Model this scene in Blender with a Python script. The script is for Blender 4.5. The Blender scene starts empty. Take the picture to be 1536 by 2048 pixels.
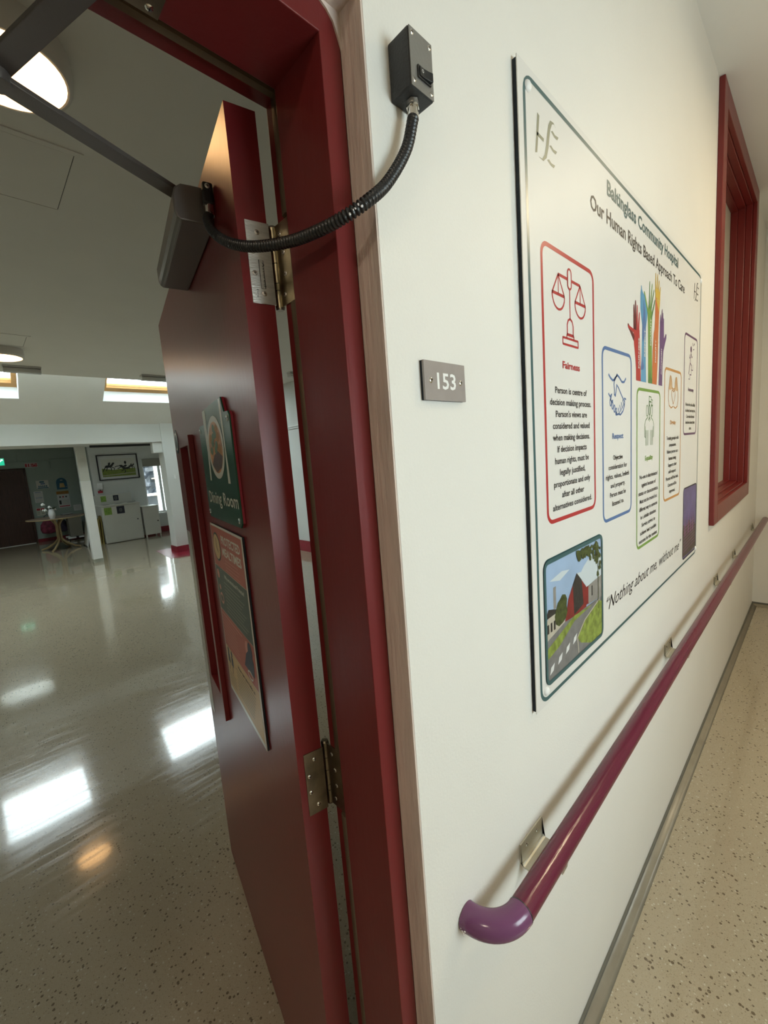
import bpy, math, random
from mathutils import Matrix, Vector
random.seed(7)
PI = math.pi
C = bpy.context.scene.collection
S = bpy.context.scene

# ------------------------------------------------------------------ camera
cam_d = bpy.data.cameras.new('camera'); cam = bpy.data.objects.new('camera', cam_d); C.objects.link(cam)
a_, b_, c_ = -0.76266479, 1.4395683, -0.07643253
R = Matrix.Rotation(a_, 3, 'Z') @ Matrix.Rotation(b_, 3, 'X') @ Matrix.Rotation(c_, 3, 'Z')
cam.matrix_world = Matrix.Translation((0, -.394, 1.558)) @ R.to_4x4()
cam_d.sensor_fit = 'HORIZONTAL'; cam_d.sensor_width = 36; cam_d.lens = 847.8 / 1536 * 36
cam_d.clip_start = .02
S.camera = cam
S.view_settings.view_transform = 'Standard'; S.view_settings.look = 'None'
S.view_settings.gamma = 1; S.view_settings.use_curve_mapping = False
S.view_settings.exposure = 0.0

# ------------------------------------------------------------------ world and lights
W = bpy.data.worlds.new('world'); S.world = W; W.use_nodes = True
bg = W.node_tree.nodes['Background']
bg.inputs[0].default_value = (.86, .95, 1, 1); bg.inputs[1].default_value = 15.5

def area(name, loc, rot, sx, sy, power=1, col=(1, 1, 1), portal=False):
    d = bpy.data.lights.new(name, 'AREA'); d.shape = 'RECTANGLE'; d.size = sx; d.size_y = sy
    d.energy = power; d.color = col
    if portal: d.cycles.is_portal = True
    o = bpy.data.objects.new(name, d); C.objects.link(o); o.location = loc; o.rotation_euler = rot
    return o
CORR_WIN = (.50, 1.48, 1.0, 1.98)        # corridor window opening x0 x1 z0 z1 in the wall opposite
area('daylight_portal_corridor', ((CORR_WIN[0]+CORR_WIN[1])/2, -1.98, (CORR_WIN[2]+CORR_WIN[3])/2), (PI/2, 0, 0), CORR_WIN[1]-CORR_WIN[0], CORR_WIN[3]-CORR_WIN[2], portal=True)
SLOPE = math.atan(.7)
SKY_X = [(-6.6, -5.5), (-4.4, -3.3), (-2.2, -1.1), (-.42, .68), (1.73, 2.83)]  # the westernmost pair are unseen, added for extra daylight in the dining room
for x0, x1 in SKY_X:
    area('daylight_portal_skylight', ((x0+x1)/2, 7.48, 3.37), (-SLOPE, 0, 0), 1.10, 1.3, portal=True)
area('daylight_portal_rear', (.2, 10.45, 2.75), (0, 0, 0), .8, .9, portal=True)
area('daylight_portal_far_window', (3.6, 12.0, 1.25), (-PI/2, 0, 0), .76, 1.4, portal=True)
WARM = (1, .74, .42)
def lamp_light(name, loc, power, r=.12, col=WARM):
    d = bpy.data.lights.new(name, 'AREA'); d.shape = 'DISK'; d.size = 2*r; d.energy = power; d.color = col
    o = bpy.data.objects.new(name, d); C.objects.link(o); o.location = loc
    return o

# ------------------------------------------------------------------ materials
def mat(name, col, rough=.5, metal=0., bump=0., bscale=60., var=0., vscale=3., emit=None, estr=0., spec=.5, coat=0., stretch=None):
    m = bpy.data.materials.new(name); m.use_nodes = True
    nt = m.node_tree; b = nt.nodes['Principled BSDF']
    b.inputs['Base Color'].default_value = (*col, 1); b.inputs['Roughness'].default_value = rough
    b.inputs['Metallic'].default_value = metal; b.inputs['Specular IOR Level'].default_value = spec
    b.inputs['Coat Weight'].default_value = coat
    if emit: b.inputs['Emission Color'].default_value = (*emit, 1); b.inputs['Emission Strength'].default_value = estr
    tc = nt.nodes.new('ShaderNodeTexCoord'); src = tc.outputs['Object']
    if stretch:
        mp = nt.nodes.new('ShaderNodeMapping'); mp.inputs['Scale'].default_value = stretch
        nt.links.new(src, mp.inputs[0]); src = mp.outputs[0]
    n = nt.nodes.new('ShaderNodeTexNoise'); n.inputs['Scale'].default_value = vscale; n.inputs['Detail'].default_value = 4
    nt.links.new(src, n.inputs['Vector'])
    v = max(var, .015)
    mr = nt.nodes.new('ShaderNodeMapRange'); mr.inputs[1].default_value = .3; mr.inputs[2].default_value = .7
    mr.inputs[3].default_value = 1-v; mr.inputs[4].default_value = 1+v
    nt.links.new(n.outputs[0], mr.inputs[0])
    mx = nt.nodes.new('ShaderNodeMix'); mx.data_type = 'RGBA'; mx.blend_type = 'MULTIPLY'; mx.inputs[0].default_value = 1
    mx.inputs[6].default_value = (*col, 1); nt.links.new(mr.outputs[0], mx.inputs[7])
    nt.links.new(mx.outputs[2], b.inputs['Base Color'])
    if bump:
        n2 = nt.nodes.new('ShaderNodeTexNoise'); n2.inputs['Scale'].default_value = bscale; n2.inputs['Detail'].default_value = 3
        nt.links.new(src, n2.inputs['Vector'])
        bp = nt.nodes.new('ShaderNodeBump'); bp.inputs['Strength'].default_value = bump; bp.inputs['Distance'].default_value = .002
        nt.links.new(n2.outputs[0], bp.inputs['Height']); nt.links.new(bp.outputs[0], b.inputs['Normal'])
    return m

def glass_mat(name, tint=(1, 1, 1), rough=0.):
    m = bpy.data.materials.new(name); m.use_nodes = True; nt = m.node_tree; nt.nodes.clear()
    o = nt.nodes.new('ShaderNodeOutputMaterial'); t = nt.nodes.new('ShaderNodeBsdfTransparent'); g = nt.nodes.new('ShaderNodeBsdfGlossy')
    t.inputs[0].default_value = (*tint, 1); g.inputs['Roughness'].default_value = .02
    f = nt.nodes.new('ShaderNodeFresnel'); f.inputs[0].default_value = 1.45
    mx = nt.nodes.new('ShaderNodeMixShader')
    ge = nt.nodes.new('ShaderNodeNewGeometry'); iv = nt.nodes.new('ShaderNodeMath'); iv.operation = 'SUBTRACT'; iv.inputs[0].default_value = 1; nt.links.new(ge.outputs['Backfacing'], iv.inputs[1])
    ml = nt.nodes.new('ShaderNodeMath'); ml.operation = 'MULTIPLY'; nt.links.new(f.outputs[0], ml.inputs[0]); nt.links.new(iv.outputs[0], ml.inputs[1]); nt.links.new(ml.outputs[0], mx.inputs[0]); nt.links.new(t.outputs[0], mx.inputs[1]); nt.links.new(g.outputs[0], mx.inputs[2])
    nt.links.new(mx.outputs[0], o.inputs[0]); return m

def floor_mat(name, col, rough):
    m = bpy.data.materials.new(name); m.use_nodes = True; nt = m.node_tree; N = nt.nodes; L = nt.links
    b = N['Principled BSDF']; tc = N.new('ShaderNodeTexCoord')
    def speck(scale, lo, hi, seedoff):
        mp = N.new('ShaderNodeMapping'); mp.inputs['Location'].default_value = (seedoff, seedoff*.7, 0); L.new(tc.outputs['Object'], mp.inputs[0])
        v = N.new('ShaderNodeTexVoronoi'); v.inputs['Scale'].default_value = scale; L.new(mp.outputs[0], v.inputs['Vector'])
        sep = N.new('ShaderNodeSeparateColor'); L.new(v.outputs['Color'], sep.inputs[0])
        rad = N.new('ShaderNodeMapRange'); rad.inputs[1].default_value = lo; rad.inputs[2].default_value = 1; rad.inputs[3].default_value = 0; rad.inputs[4].default_value = hi
        L.new(sep.outputs[0], rad.inputs[0])
        lt = N.new('ShaderNodeMath'); lt.operation = 'LESS_THAN'; L.new(v.outputs['Distance'], lt.inputs[0]); L.new(rad.outputs[0], lt.inputs[1])
        return lt.outputs[0]
    base = N.new('ShaderNodeTexNoise'); base.inputs['Scale'].default_value = 1.3; L.new(tc.outputs['Object'], base.inputs['Vector'])
    r0 = N.new('ShaderNodeMix'); r0.data_type = 'RGBA'; r0.inputs[6].default_value = (*[c*.93 for c in col], 1); r0.inputs[7].default_value = (*[min(1, c*1.07) for c in col], 1)
    L.new(base.outputs[0], r0.inputs[0]); cur = r0.outputs[2]
    for sc, lo, hi, off, cc in ((95, .60, .44, 0, (.08, .055, .03)), (200, .5, .42, 3, (.17, .13, .08)), (120, .78, .42, 7, (.66, .62, .52)), (330, .3, .45, 11, (.47, .42, .33)), (330, .4, .45, 13, (.22, .18, .12))):
        f = speck(sc, lo, hi, off)
        mx = N.new('ShaderNodeMix'); mx.data_type = 'RGBA'; mx.inputs[7].default_value = (*cc, 1)
        sc_ = N.new('ShaderNodeMath'); sc_.operation = 'MULTIPLY'; sc_.inputs[1].default_value = .8 if sc < 100 else .45
        L.new(f, sc_.inputs[0]); L.new(sc_.outputs[0], mx.inputs[0]); L.new(cur, mx.inputs[6]); cur = mx.outputs[2]
    L.new(cur, b.inputs['Base Color'])
    # scuffs: stretched noise raises roughness along streaks
    mp = N.new('ShaderNodeMapping'); mp.inputs['Scale'].default_value = (2.2, 26, 1); mp.inputs['Rotation'].default_value = (0, 0, .5); L.new(tc.outputs['Object'], mp.inputs[0])
    n = N.new('ShaderNodeTexNoise'); n.inputs['Scale'].default_value = 1.5; n.inputs['Detail'].default_value = 6; L.new(mp.outputs[0], n.inputs['Vector'])
    mr = N.new('ShaderNodeMapRange'); mr.inputs[1].default_value = .45; mr.inputs[2].default_value = .75; mr.inputs[3].default_value = rough; mr.inputs[4].default_value = rough+.17
    L.new(n.outputs[0], mr.inputs[0]); L.new(mr.outputs[0], b.inputs['Roughness'])
    n2 = N.new('ShaderNodeTexNoise'); n2.inputs['Scale'].default_value = 1.4; n2.inputs['Detail'].default_value = 2; L.new(tc.outputs['Object'], n2.inputs['Vector'])
    n3 = N.new('ShaderNodeTexNoise'); n3.inputs['Scale'].default_value = 260; L.new(tc.outputs['Object'], n3.inputs['Vector'])
    add = N.new('ShaderNodeMath'); add.operation = 'MULTIPLY_ADD'; add.inputs[1].default_value = .012; L.new(n3.outputs[0], add.inputs[0]); L.new(n2.outputs[0], add.inputs[2])
    bp = N.new('ShaderNodeBump'); bp.inputs['Strength'].default_value = .25; bp.inputs['Distance'].default_value = .01
    L.new(add.outputs[0], bp.inputs['Height']); L.new(bp.outputs[0], b.inputs['Normal'])
    b.inputs['Coat Weight'].default_value = .6; b.inputs['Coat Roughness'].default_value = .06
    return m

M = dict(
    wall=mat('wall_paint', (.74, .73, .68), .55, bump=.25, bscale=220, var=.015),
    dwall=mat('dining_wall_paint', (.66, .68, .66), .6, bump=.1, bscale=150),
    green=mat('sage_wall_paint', (.34, .41, .37), .6, var=.03),
    ceil=mat('ceiling_paint', (.78, .77, .73), .8, bump=.1, bscale=200),
    dceil=mat('dining_ceiling_paint', (.82, .81, .76), .85),
    white=mat('white_gloss', (.82, .83, .82), .35),
    colw=mat('column_white', (.80, .82, .80), .4, bump=.1), colc=mat('column_cream', (.66, .67, .62), .6, bump=.3, bscale=90, var=.05),
    pink=mat('primer_paint', (.62, .52, .46), .55, bump=.9, bscale=30, var=.14, vscale=9, stretch=(6, 6, .7)),
    redf=mat('red_frame_paint', (.155, .017, .017), .34, spec=.4, bump=.15, bscale=25, var=.05, stretch=(4, 4, .6)),
    redl=mat('red_leaf_paint', (.165, .015, .017), .30, spec=.4, bump=.10, bscale=40, var=.05, stretch=(2, 2, .7)),
    redw=mat('red_window_paint', (.17, .015, .013), .35, bump=.2, bscale=30, var=.05),
    redv=mat('red_vinyl', (.26, .025, .04), .25, var=.08),
    brown=mat('seal_brown', (.12, .085, .05), .6, var=.1, vscale=30),
    steel=mat('brushed_steel', (.60, .58, .54), .32, 1., bump=.3, bscale=120, stretch=(1, 1, 8), var=.12, vscale=25),
    brass=mat('dull_brass_steel', (.36, .31, .20), .36, 1., bump=.3, bscale=100, var=.25, vscale=30),
    dbrass=mat('tarnished_steel', (.25, .21, .15), .4, 1., bump=.3, bscale=100, var=.25, vscale=30),
    chrome=mat('chrome', (.8, .8, .78), .12, 1.), 
    closer=mat('closer_bronze_grey', (.17, .155, .145), .38, .7, bump=.1, bscale=300),
    black=mat('black_plastic', (.012, .013, .014), .35, bump=.1, bscale=200), dgrey=mat('dark_grey', (.03, .033, .035), .5),
    boxp=mat('enclosure_black', (.018, .020, .022), .5, bump=.3, bscale=300), lid=mat('enclosure_lid', (.20, .195, .18), .42, .3, bump=.2, bscale=200, var=.06),
    foam=mat('foam_edge', (.008, .014, .022), .8, bump=.6, bscale=200),
    board=mat('poster_white', (.68, .67, .635), .46, spec=.35, bump=.2, bscale=7, var=.02, vscale=4),
    grey=mat('sign_grey', (.31, .285, .275), .35, .2, var=.05, vscale=40),
    magenta=mat('handrail_maroon', (.115, .010, .034), .22, bump=.2, bscale=50, var=.06, vscale=10, stretch=(.4, 4, 4)),
    purple=mat('elbow_purple', (.16, .055, .135), .18, var=.04),
    cap=mat('capping_grey', (.13, .13, .11), .6), brkt=mat('satin_bracket', (.56, .55, .47), .5, .6), frost=mat('frosted_glass', (.58, .56, .47), .35), cove=mat('cove_vinyl', (.27, .24, .18), .35, var=.1, vscale=12),
    wood=mat('pine_frame', (.50, .27, .09), .4, var=.15, vscale=12, stretch=(1, 8, 8)),
    table=mat('table_wood', (.42, .32, .17), .4, var=.12, vscale=8), ttop=mat('table_top_laminate', (.20, .14, .10), .3, var=.15, vscale=15, stretch=(1, 6, 1)),
    door2=mat('dark_stained_wood', (.065, .030, .022), .4, bump=.3, var=.3, vscale=6, stretch=(8, 8, .8)),
    lampd=mat('lamp_diffuser', (.9, .85, .7), .4, emit=(1, .56, .23), estr=10), lampr=mat('lamp_rim', (.75, .72, .68), .3),
    clearp=mat('luminaire_plastic', (.62, .62, .60), .2), 
    glass=glass_mat('window_glass', (.93, .96, .95)),
    green_e=mat('exit_green', (.02, .35, .2), .4, emit=(.02, .5, .28), estr=1.2), white_e=mat('exit_white', (.9, .9, .9), .4, emit=(.8, 1, .9), estr=1.5),
    tape=mat('paint_fleck', (.75, .72, .72), .6), paper=mat('paper', (.62, .63, .62), .7), ink=mat('ink_black', (.012, .012, .014), .5),
    greylab=mat('print_grey', (.33, .34, .28), .4), olive=mat('hse_logo_ink', (.21, .22, .15), .4),
    # printed colours
    teal=mat('print_teal', (.035, .105, .115), .32), pred=mat('print_red', (.42, .025, .03), .35), pblue=mat('print_blue', (.075, .16, .36), .35),
    pgreen=mat('print_green', (.16, .30, .05), .35), porange=mat('print_orange', (.52, .25, .07), .35), ppurple=mat('print_purple', (.10, .035, .11), .35),
    dred=mat('print_dark_red', (.12, .012, .02), .35), lblue=mat('print_light_blue', (.10, .30, .50), .35), dgreen=mat('print_dark_green', (.07, .19, .05), .35),
    yel=mat('print_yellow', (.62, .40, .06), .35), org=mat('print_burnt_orange', (.56, .15, .04), .35), vio=mat('print_violet', (.12, .05, .17), .35),
    skin=mat('print_skin', (.62, .42, .24), .35),
    sgreen=mat('sign_green', (.016, .075, .048), .25), scream=mat('sign_cream', (.60, .60, .54), .3), food1=mat('print_food_orange', (.50, .22, .07), .35, var=.5, vscale=60), food2=mat('print_food_brown', (.08, .035, .03), .4, var=.4, vscale=80), food3=mat('print_food_green', (.06, .14, .05), .4),
    mred=mat('mealtime_red', (.42, .095, .065), .4), mgreen=mat('mealtime_green', (.05, .08, .065), .4), mtan=mat('mealtime_tan', (.58, .40, .18), .4), mblue=mat('mealtime_blue', (.02, .03, .07), .4), mpink=mat('mealtime_pink', (.6, .25, .2), .4),
    psky=mat('picture_sky', (.30, .42, .60), .35, var=.12, vscale=9), psky2=mat('picture_cloud', (.55, .62, .66), .35), pbarn=mat('picture_barn', (.20, .02, .02), .4, var=.2, vscale=40), pdark=mat('picture_dark', (.025, .025, .025), .4, var=.5, vscale=70), pgrass=mat('picture_grass', (.20, .26, .05), .4, var=.4, vscale=60), ptree=mat('picture_tree', (.05, .07, .018), .4, var=.7, vscale=90), proad=mat('picture_road', (.17, .17, .17), .4, var=.15, vscale=50), pwall=mat('picture_wall', (.45, .42, .34), .4, var=.1, vscale=40), pgrey=mat('picture_grey', (.25, .24, .22), .4, var=.15, vscale=40),
    pn1=mat('night_violet', (.09, .07, .22), .3, var=.3, vscale=20), pn2=mat('night_brown', (.03, .018, .018), .3, var=.8, vscale=60), pn3=mat('night_magenta', (.25, .06, .25), .3, var=.5, vscale=80),
    lime=mat('recycling_green', (.22, .36, .06), .5, var=.2, vscale=40), navy=mat('label_navy', (.02, .022, .04), .5),
    redn=mat('notice_red', (.45, .03, .05), .5), bluen=mat('notice_blue', (.03, .13, .22), .5), orangen=mat('notice_orange', (.35, .17, .03), .5),
    yellow=mat('hazard_yellow', (.26, .20, .05), .5), bag=mat('bag_pink', (.20, .03, .06), .7, var=.5, vscale=12), bagd=mat('bag_dark', (.03, .02, .04), .7, var=.3, vscale=12),
    beige=mat('panel_beige', (.25, .23, .18), .6), cabw=mat('cabinet_white', (.62, .62, .57), .4, var=.02), flower=mat('petal_white', (.75, .75, .70), .7, bump=1, bscale=90), leafg=mat('leaf_green', (.04, .06, .03), .6), ceramic=mat('ceramic_white', (.75, .77, .77), .2, bump=.3, bscale=30),
    pole=mat('scaffold_cream', (.3, .22, .15), .6), tarp=mat('tarp_grey', (.012, .015, .02), .35, bump=1, bscale=6, var=.8, vscale=5), hedge=mat('hedge_green', (.02, .045, .015), .8, var=.7, vscale=25), roofo=mat('outdoor_roof', (.06, .065, .07), .6), ground=mat('outdoor_ground', (.04, .035, .03), .9, var=.3), disc=mat('disc_blue_grey', (.10, .13, .19), .25, .3),
    blind=mat('blind_fabric', (.30, .29, .25), .8), well=mat('skylight_lining', (.85, .88, .88), .5),
)
M['floor'] = floor_mat('speckled_vinyl', (.38, .325, .23), .10)

# ------------------------------------------------------------------ mesh helpers
class MB:
    def __init__(s): s.v = []; s.f = []; s.m = []; s.sm = []; s.mats = []
    def mi(s, m):
        m = M[m] if isinstance(m, str) else m
        if m not in s.mats: s.mats.append(m)
        return s.mats.index(m)
    def add(s, vs, fs, m, smooth=False):
        o = len(s.v); k = s.mi(m)
        s.v += [tuple(v) for v in vs]; s.f += [tuple(i+o for i in f) for f in fs]; s.m += [k]*len(fs); s.sm += [smooth]*len(fs); return s
    def box(s, x0, y0, z0, x1, y1, z1, m):
        vs = [(x, y, z) for x in (x0, x1) for y in (y0, y1) for z in (z0, z1)]
        return s.add(vs, [(0, 1, 3, 2), (4, 6, 7, 5), (0, 4, 5, 1), (2, 3, 7, 6), (0, 2, 6, 4), (1, 5, 7, 3)], m)
    def prism(s, pts, a0, a1, axis, m, smooth=False):
        # pts 2D loop; axis 'x','y','z' the extrusion axis; other two coords in order
        def P(p, a): return {'x': (a, p[0], p[1]), 'y': (p[0], a, p[1]), 'z': (p[0], p[1], a)}[axis]
        n = len(pts); vs = [P(p, a0) for p in pts]+[P(p, a1) for p in pts]
        area2 = sum(pts[i][0]*pts[(i+1) % n][1]-pts[(i+1) % n][0]*pts[i][1] for i in range(n))
        flip = (area2 > 0) == (axis == 'y')
        lo = tuple(range(n)); hi = tuple(range(n, 2*n))
        sides = [(i, (i+1) % n, n+(i+1) % n, n+i) for i in range(n)]
        fs = [tuple(reversed(lo)), hi]+sides
        if flip: fs = [tuple(reversed(f)) for f in fs]
        s.add(vs, fs[:2], m); o = len(s.v)-2*n; k = s.mi(m)
        s.f += [tuple(i+o for i in f) for f in fs[2:]]; s.m += [k]*n; s.sm += [smooth]*n
        return s
    def tube(s, path, r, m, seg=14, cap=True, radii=None):
        path = [Vector(p) for p in path]; n = len(path); rings = []
        t0 = (path[1]-path[0]).normalized(); up = Vector((0, 0, 1)) if abs(t0.z) < .9 else Vector((1, 0, 0))
        nrm = t0.cross(up).normalized()
        for i, p in enumerate(path):
            t = (path[min(i+1, n-1)]-path[max(i-1, 0)]).normalized()
            nrm = (nrm-t*nrm.dot(t)).normalized(); bi = t.cross(nrm)
            rr = radii[i] if radii else r
            rings.append([p+(nrm*math.cos(2*PI*j/seg)+bi*math.sin(2*PI*j/seg))*rr for j in range(seg)])
        vs = [v for ring in rings for v in ring]
        fs = [(i*seg+j, i*seg+(j+1) % seg, (i+1)*seg+(j+1) % seg, (i+1)*seg+j) for i in range(n-1) for j in range(seg)]
        s.add(vs, fs, m, True)
        if cap:
            s.add(rings[0], [tuple(reversed(range(seg)))], m); s.add(rings[-1], [tuple(range(seg))], m)
        return s
    def cyl(s, p0, p1, r, m, seg=20, r1=None): return s.tube([p0, p1], r, m, seg, True, [r, r if r1 is None else r1])
    def dome(s, c, axis, r, h, m, seg=16, rings=4):
        c = Vector(c); ax = Vector(axis).normalized(); path = []; rad = []
        for i in range(rings+1):
            t = i/rings*PI/2; path.append(c+ax*h*math.sin(t)); rad.append(max(r*math.cos(t), r*.02))
        return s.tube(path, r, m, seg, True, rad)
    def lathe(s, c, prof, m, seg=24):
        c = Vector(c); vs = []; n = len(prof)
        for r, z in prof:
            for j in range(seg): vs.append((c.x+r*math.cos(2*PI*j/seg), c.y+r*math.sin(2*PI*j/seg), c.z+z))
        fs = [(i*seg+j, i*seg+(j+1) % seg, (i+1)*seg+(j+1) % seg, (i+1)*seg+j) for i in range(n-1) for j in range(seg)]
        s.add(vs, fs, m, True); s.add(vs[:seg], [tuple(reversed(range(seg)))], m); s.add(vs[-seg:], [tuple(range(seg))], m); return s
    def obox(s, T, lo, hi, m):
        k = len(s.v); s.box(*lo, *hi, m)
        for i in range(k, len(s.v)): s.v[i] = tuple(T @ Vector(s.v[i]))
        return s
    def build(s, name, parent=None, bevel=0, seg=2):
        me = bpy.data.meshes.new(name); me.from_pydata(s.v, [], s.f)
        for m in s.mats: me.materials.append(m)
        me.polygons.foreach_set('material_index', s.m); me.polygons.foreach_set('use_smooth', s.sm); me.update()
        o = bpy.data.objects.new(name, me); C.objects.link(o)
        if parent: o.parent = parent
        if bevel:
            b = o.modifiers.new('bevel', 'BEVEL'); b.width = bevel; b.segments = seg; b.limit_method = 'ANGLE'; b.angle_limit = .6
            b.harden_normals = False
        return o

def empty(name, loc=(0, 0, 0), rz=0):
    o = bpy.data.objects.new(name, None); o.empty_display_size = .05; C.objects.link(o); o.location = loc; o.rotation_euler = (0, 0, rz); return o
def tag(o, label=None, cat=None, group=None, kind=None):
    if label: o['label'] = label
    if cat: o['category'] = cat
    if group: o['group'] = group
    if kind: o['kind'] = kind
    return o
def copy_tree(o, parent=None):
    c = o.copy(); C.objects.link(c); c.parent = parent
    for ch in list(o.children): copy_tree(ch, c)
    return c
def struct(o): o['kind'] = 'structure'; return o

# flat drawing on a plane: O origin, U right, V up (all Vectors); everything lies just off the plane
class Sheet:
    def __init__(s, mb, O, U, V, N): s.mb = mb; s.O = Vector(O); s.U = Vector(U); s.V = Vector(V); s.N = Vector(N); s.e = .0003
    def P(s, u, v, e): return s.O+s.U*u+s.V*v+s.N*e
    def poly(s, pts, m, lift=1):
        e = s.e*lift; n = len(pts)
        if sum(pts[i][0]*pts[(i+1) % n][1]-pts[(i+1) % n][0]*pts[i][1] for i in range(n)) < 0: pts = pts[::-1]
        s.mb.add([s.P(u, v, e) for u, v in pts], [tuple(range(n))], m); return s
    def rect(s, u0, v0, u1, v1, m, lift=1): return s.poly([(u0, v0), (u1, v0), (u1, v1), (u0, v1)], m, lift)
    def stroke(s, pts, w, m, lift=1, closed=False):
        n = len(pts); e = s.e*lift; L = []; Rr = []
        for i in range(n):
            a = pts[(i-1) % n] if (closed or i > 0) else pts[i]; b = pts[(i+1) % n] if (closed or i < n-1) else pts[i]
            d = Vector((b[0]-a[0], b[1]-a[1])); d = d.normalized() if d.length > 1e-9 else Vector((1, 0)); q = Vector((-d.y, d.x))
            k = 1
            if (closed or 0 < i < n-1):
                d1 = Vector((pts[i][0]-a[0], pts[i][1]-a[1]))
                if d1.length > 1e-9: k = 1/max(.5, abs(d1.normalized().dot(d)))
            p = Vector(pts[i]); L.append(p+q*w/2*k); Rr.append(p-q*w/2*k)
        vs = [s.P(p.x, p.y, e) for p in L]+[s.P(p.x, p.y, e) for p in Rr]
        fs = [(n+i, n+(i+1) % n, (i+1) % n, i) for i in range(n if closed else n-1)]
        s.mb.add(vs, fs, m); return s
    def rrect(s, u0, v0, u1, v1, r, w, m, lift=1):
        s.stroke(rr(u0, v0, u1, v1, r), w, m, lift, True); return s
    def ell(s, cu, cv, a, b, m, lift=1, n=28): return s.poly([(cu+a*math.cos(2*PI*i/n), cv+b*math.sin(2*PI*i/n)) for i in range(n)], m, lift)
    def text(s, t, cu, v0, width, cap, m, lift=2, align='C', bold=0., shear=0., rot=0.):
        vs, fs = glyphs(t, bold, shear)
        x0 = min(v[0] for v in vs); x1 = max(v[0] for v in vs); sx = width/(x1-x0) if width else cap/CAPH; sy = cap/CAPH
        off = {'C': cu-(x0+x1)/2*sx, 'L': cu-x0*sx}[align]; e = s.e*lift
        P = [((v[0]*sx+off), v[1]*sy+v0) for v in vs]
        if rot:
            c, si = math.cos(rot), math.sin(rot)
            P = [(cu+(u-cu)*c-(v-v0)*si, v0+(u-cu)*si+(v-v0)*c) for u, v in P]
        s.mb.add([s.P(u, v, e) for u, v in P], fs, m); return s

def rr(u0, v0, u1, v1, r, n=5):
    pts = []
    for cx, cy, a in ((u1-r, v1-r, 0), (u0+r, v1-r, PI/2), (u0+r, v0+r, PI), (u1-r, v0+r, 1.5*PI)):
        for i in range(n+1): t = a+PI/2*i/n; pts.append((cx+r*math.cos(t), cy+r*math.sin(t)))
    return pts
_g = {}
def glyphs(t, bold, shear):
    k = (t, bold, shear)
    if k in _g: return _g[k]
    cu = bpy.data.curves.new('t', 'FONT'); cu.body = t; cu.offset = bold; cu.shear = shear; cu.resolution_u = 2; cu.fill_mode = 'BOTH'
    o = bpy.data.objects.new('t', cu); C.objects.link(o); dg = bpy.context.evaluated_depsgraph_get(); dg.update()
    me = bpy.data.meshes.new_from_object(o.evaluated_get(dg))
    vs = [tuple(v.co) for v in me.vertices]; fs = [tuple(p.vertices) if p.normal.z >= 0 else tuple(reversed(p.vertices)) for p in me.polygons]
    bpy.data.objects.remove(o); bpy.data.curves.remove(cu); bpy.data.meshes.remove(me)
    _g[k] = (vs, fs); return vs, fs
CAPH = 1.0; _v, _ = glyphs('H', 0, 0); CAPH = max(v[1] for v in _v)

def screw(parent, loc, axis, r, m='steel', name='screw'):
    mb = MB(); c = Vector(loc); ax = Vector(axis).normalized()
    mb.dome(c, ax, r, r*.35, m, 14, 3)
    t = ax.cross(Vector((0, 0, 1))).normalized() if abs(ax.z) < .9 else Vector((1, 0, 0)); b = ax.cross(t)
    T = Matrix((( *t, 0), (*b, 0), (*ax, 0), (0, 0, 0, 1))).transposed(); T.translation = c+ax*r*.3
    mb.obox(T, (-r*.5, -r*.1, 0), (r*.5, r*.1, r*.08), 'black'); mb.obox(T, (-r*.1, -r*.5, 0), (r*.1, r*.5, r*.08), 'black')
    return mb.build(name, parent)

# ================================================================== SETTING
X0, XE = -2.9, 4.83        # corridor ends
# floor: one slab under corridor and dining room
struct(MB().box(-7.15, -2.2, -.1, XE+.15, 14.1, 0, 'floor').build('floor'))
# corridor wall with door opening and window opening
DL, DR, DT = -.685, .404, 2.096
WX0, WX1, WZ0, WZ1 = 2.66, 4.02, 1.10, 3.09
mb = MB()
mb.box(X0, 0, 0, DL, .19, 3.3, 'wall').box(DL, 0, DT, DR, .19, 3.3, 'wall').box(DR, 0, 0, WX0, .19, 3.3, 'wall')
mb.box(WX0, 0, 0, WX1, .19, WZ0, 'wall').box(WX0, 0, WZ1, WX1, .19, 3.3, 'wall').box(WX1, 0, 0, XE, .19, 3.3, 'wall')
struct(mb.build('wall_north'))
cw = CORR_WIN
mb = MB(); y0, y1 = -2.1, -1.9
mb.box(X0, y0, 0, cw[0], y1, 3.3, 'wall').box(cw[1], y0, 0, XE, y1, 3.3, 'wall').box(cw[0], y0, 0, cw[1], y1, cw[2], 'wall').box(cw[0], y0, cw[3], cw[1], y1, 3.3, 'wall')
struct(mb.build('wall_south'))
struct(MB().box(XE, -2.1, 0, XE+.12, .19, 3.3, 'wall').build('wall_east'))
struct(MB().box(X0-.12, -2.1, 0, X0, .19, 3.3, 'wall').build('wall_west'))
mb = MB(); mb.box(X0-.12, -2.1, 3.115, XE+.12, 0, 3.25, 'ceil'); struct(mb.build('ceiling'))
# opposite corridor window (behind the camera): frame and glass
w = struct(empty('window_2', ((cw[0]+cw[1])/2, -2.0, cw[2])))
hw = (cw[1]-cw[0])/2; hh = cw[3]-cw[2]
mb = MB()
for a, b, c, d in ((-hw, 0, -hw+.05, hh), (hw-.05, 0, hw, hh), (-hw, 0, hw, .05), (-hw, hh-.05, hw, hh), (-.025, .05, .025, hh-.05)): mb.box(a, -.03, b, c, .03, d, 'white')
mb.build('window_frame', w); MB().box(-hw+.05, -.004, .05, hw-.05, .004, hh-.05, 'glass').build('pane', w)
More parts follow.
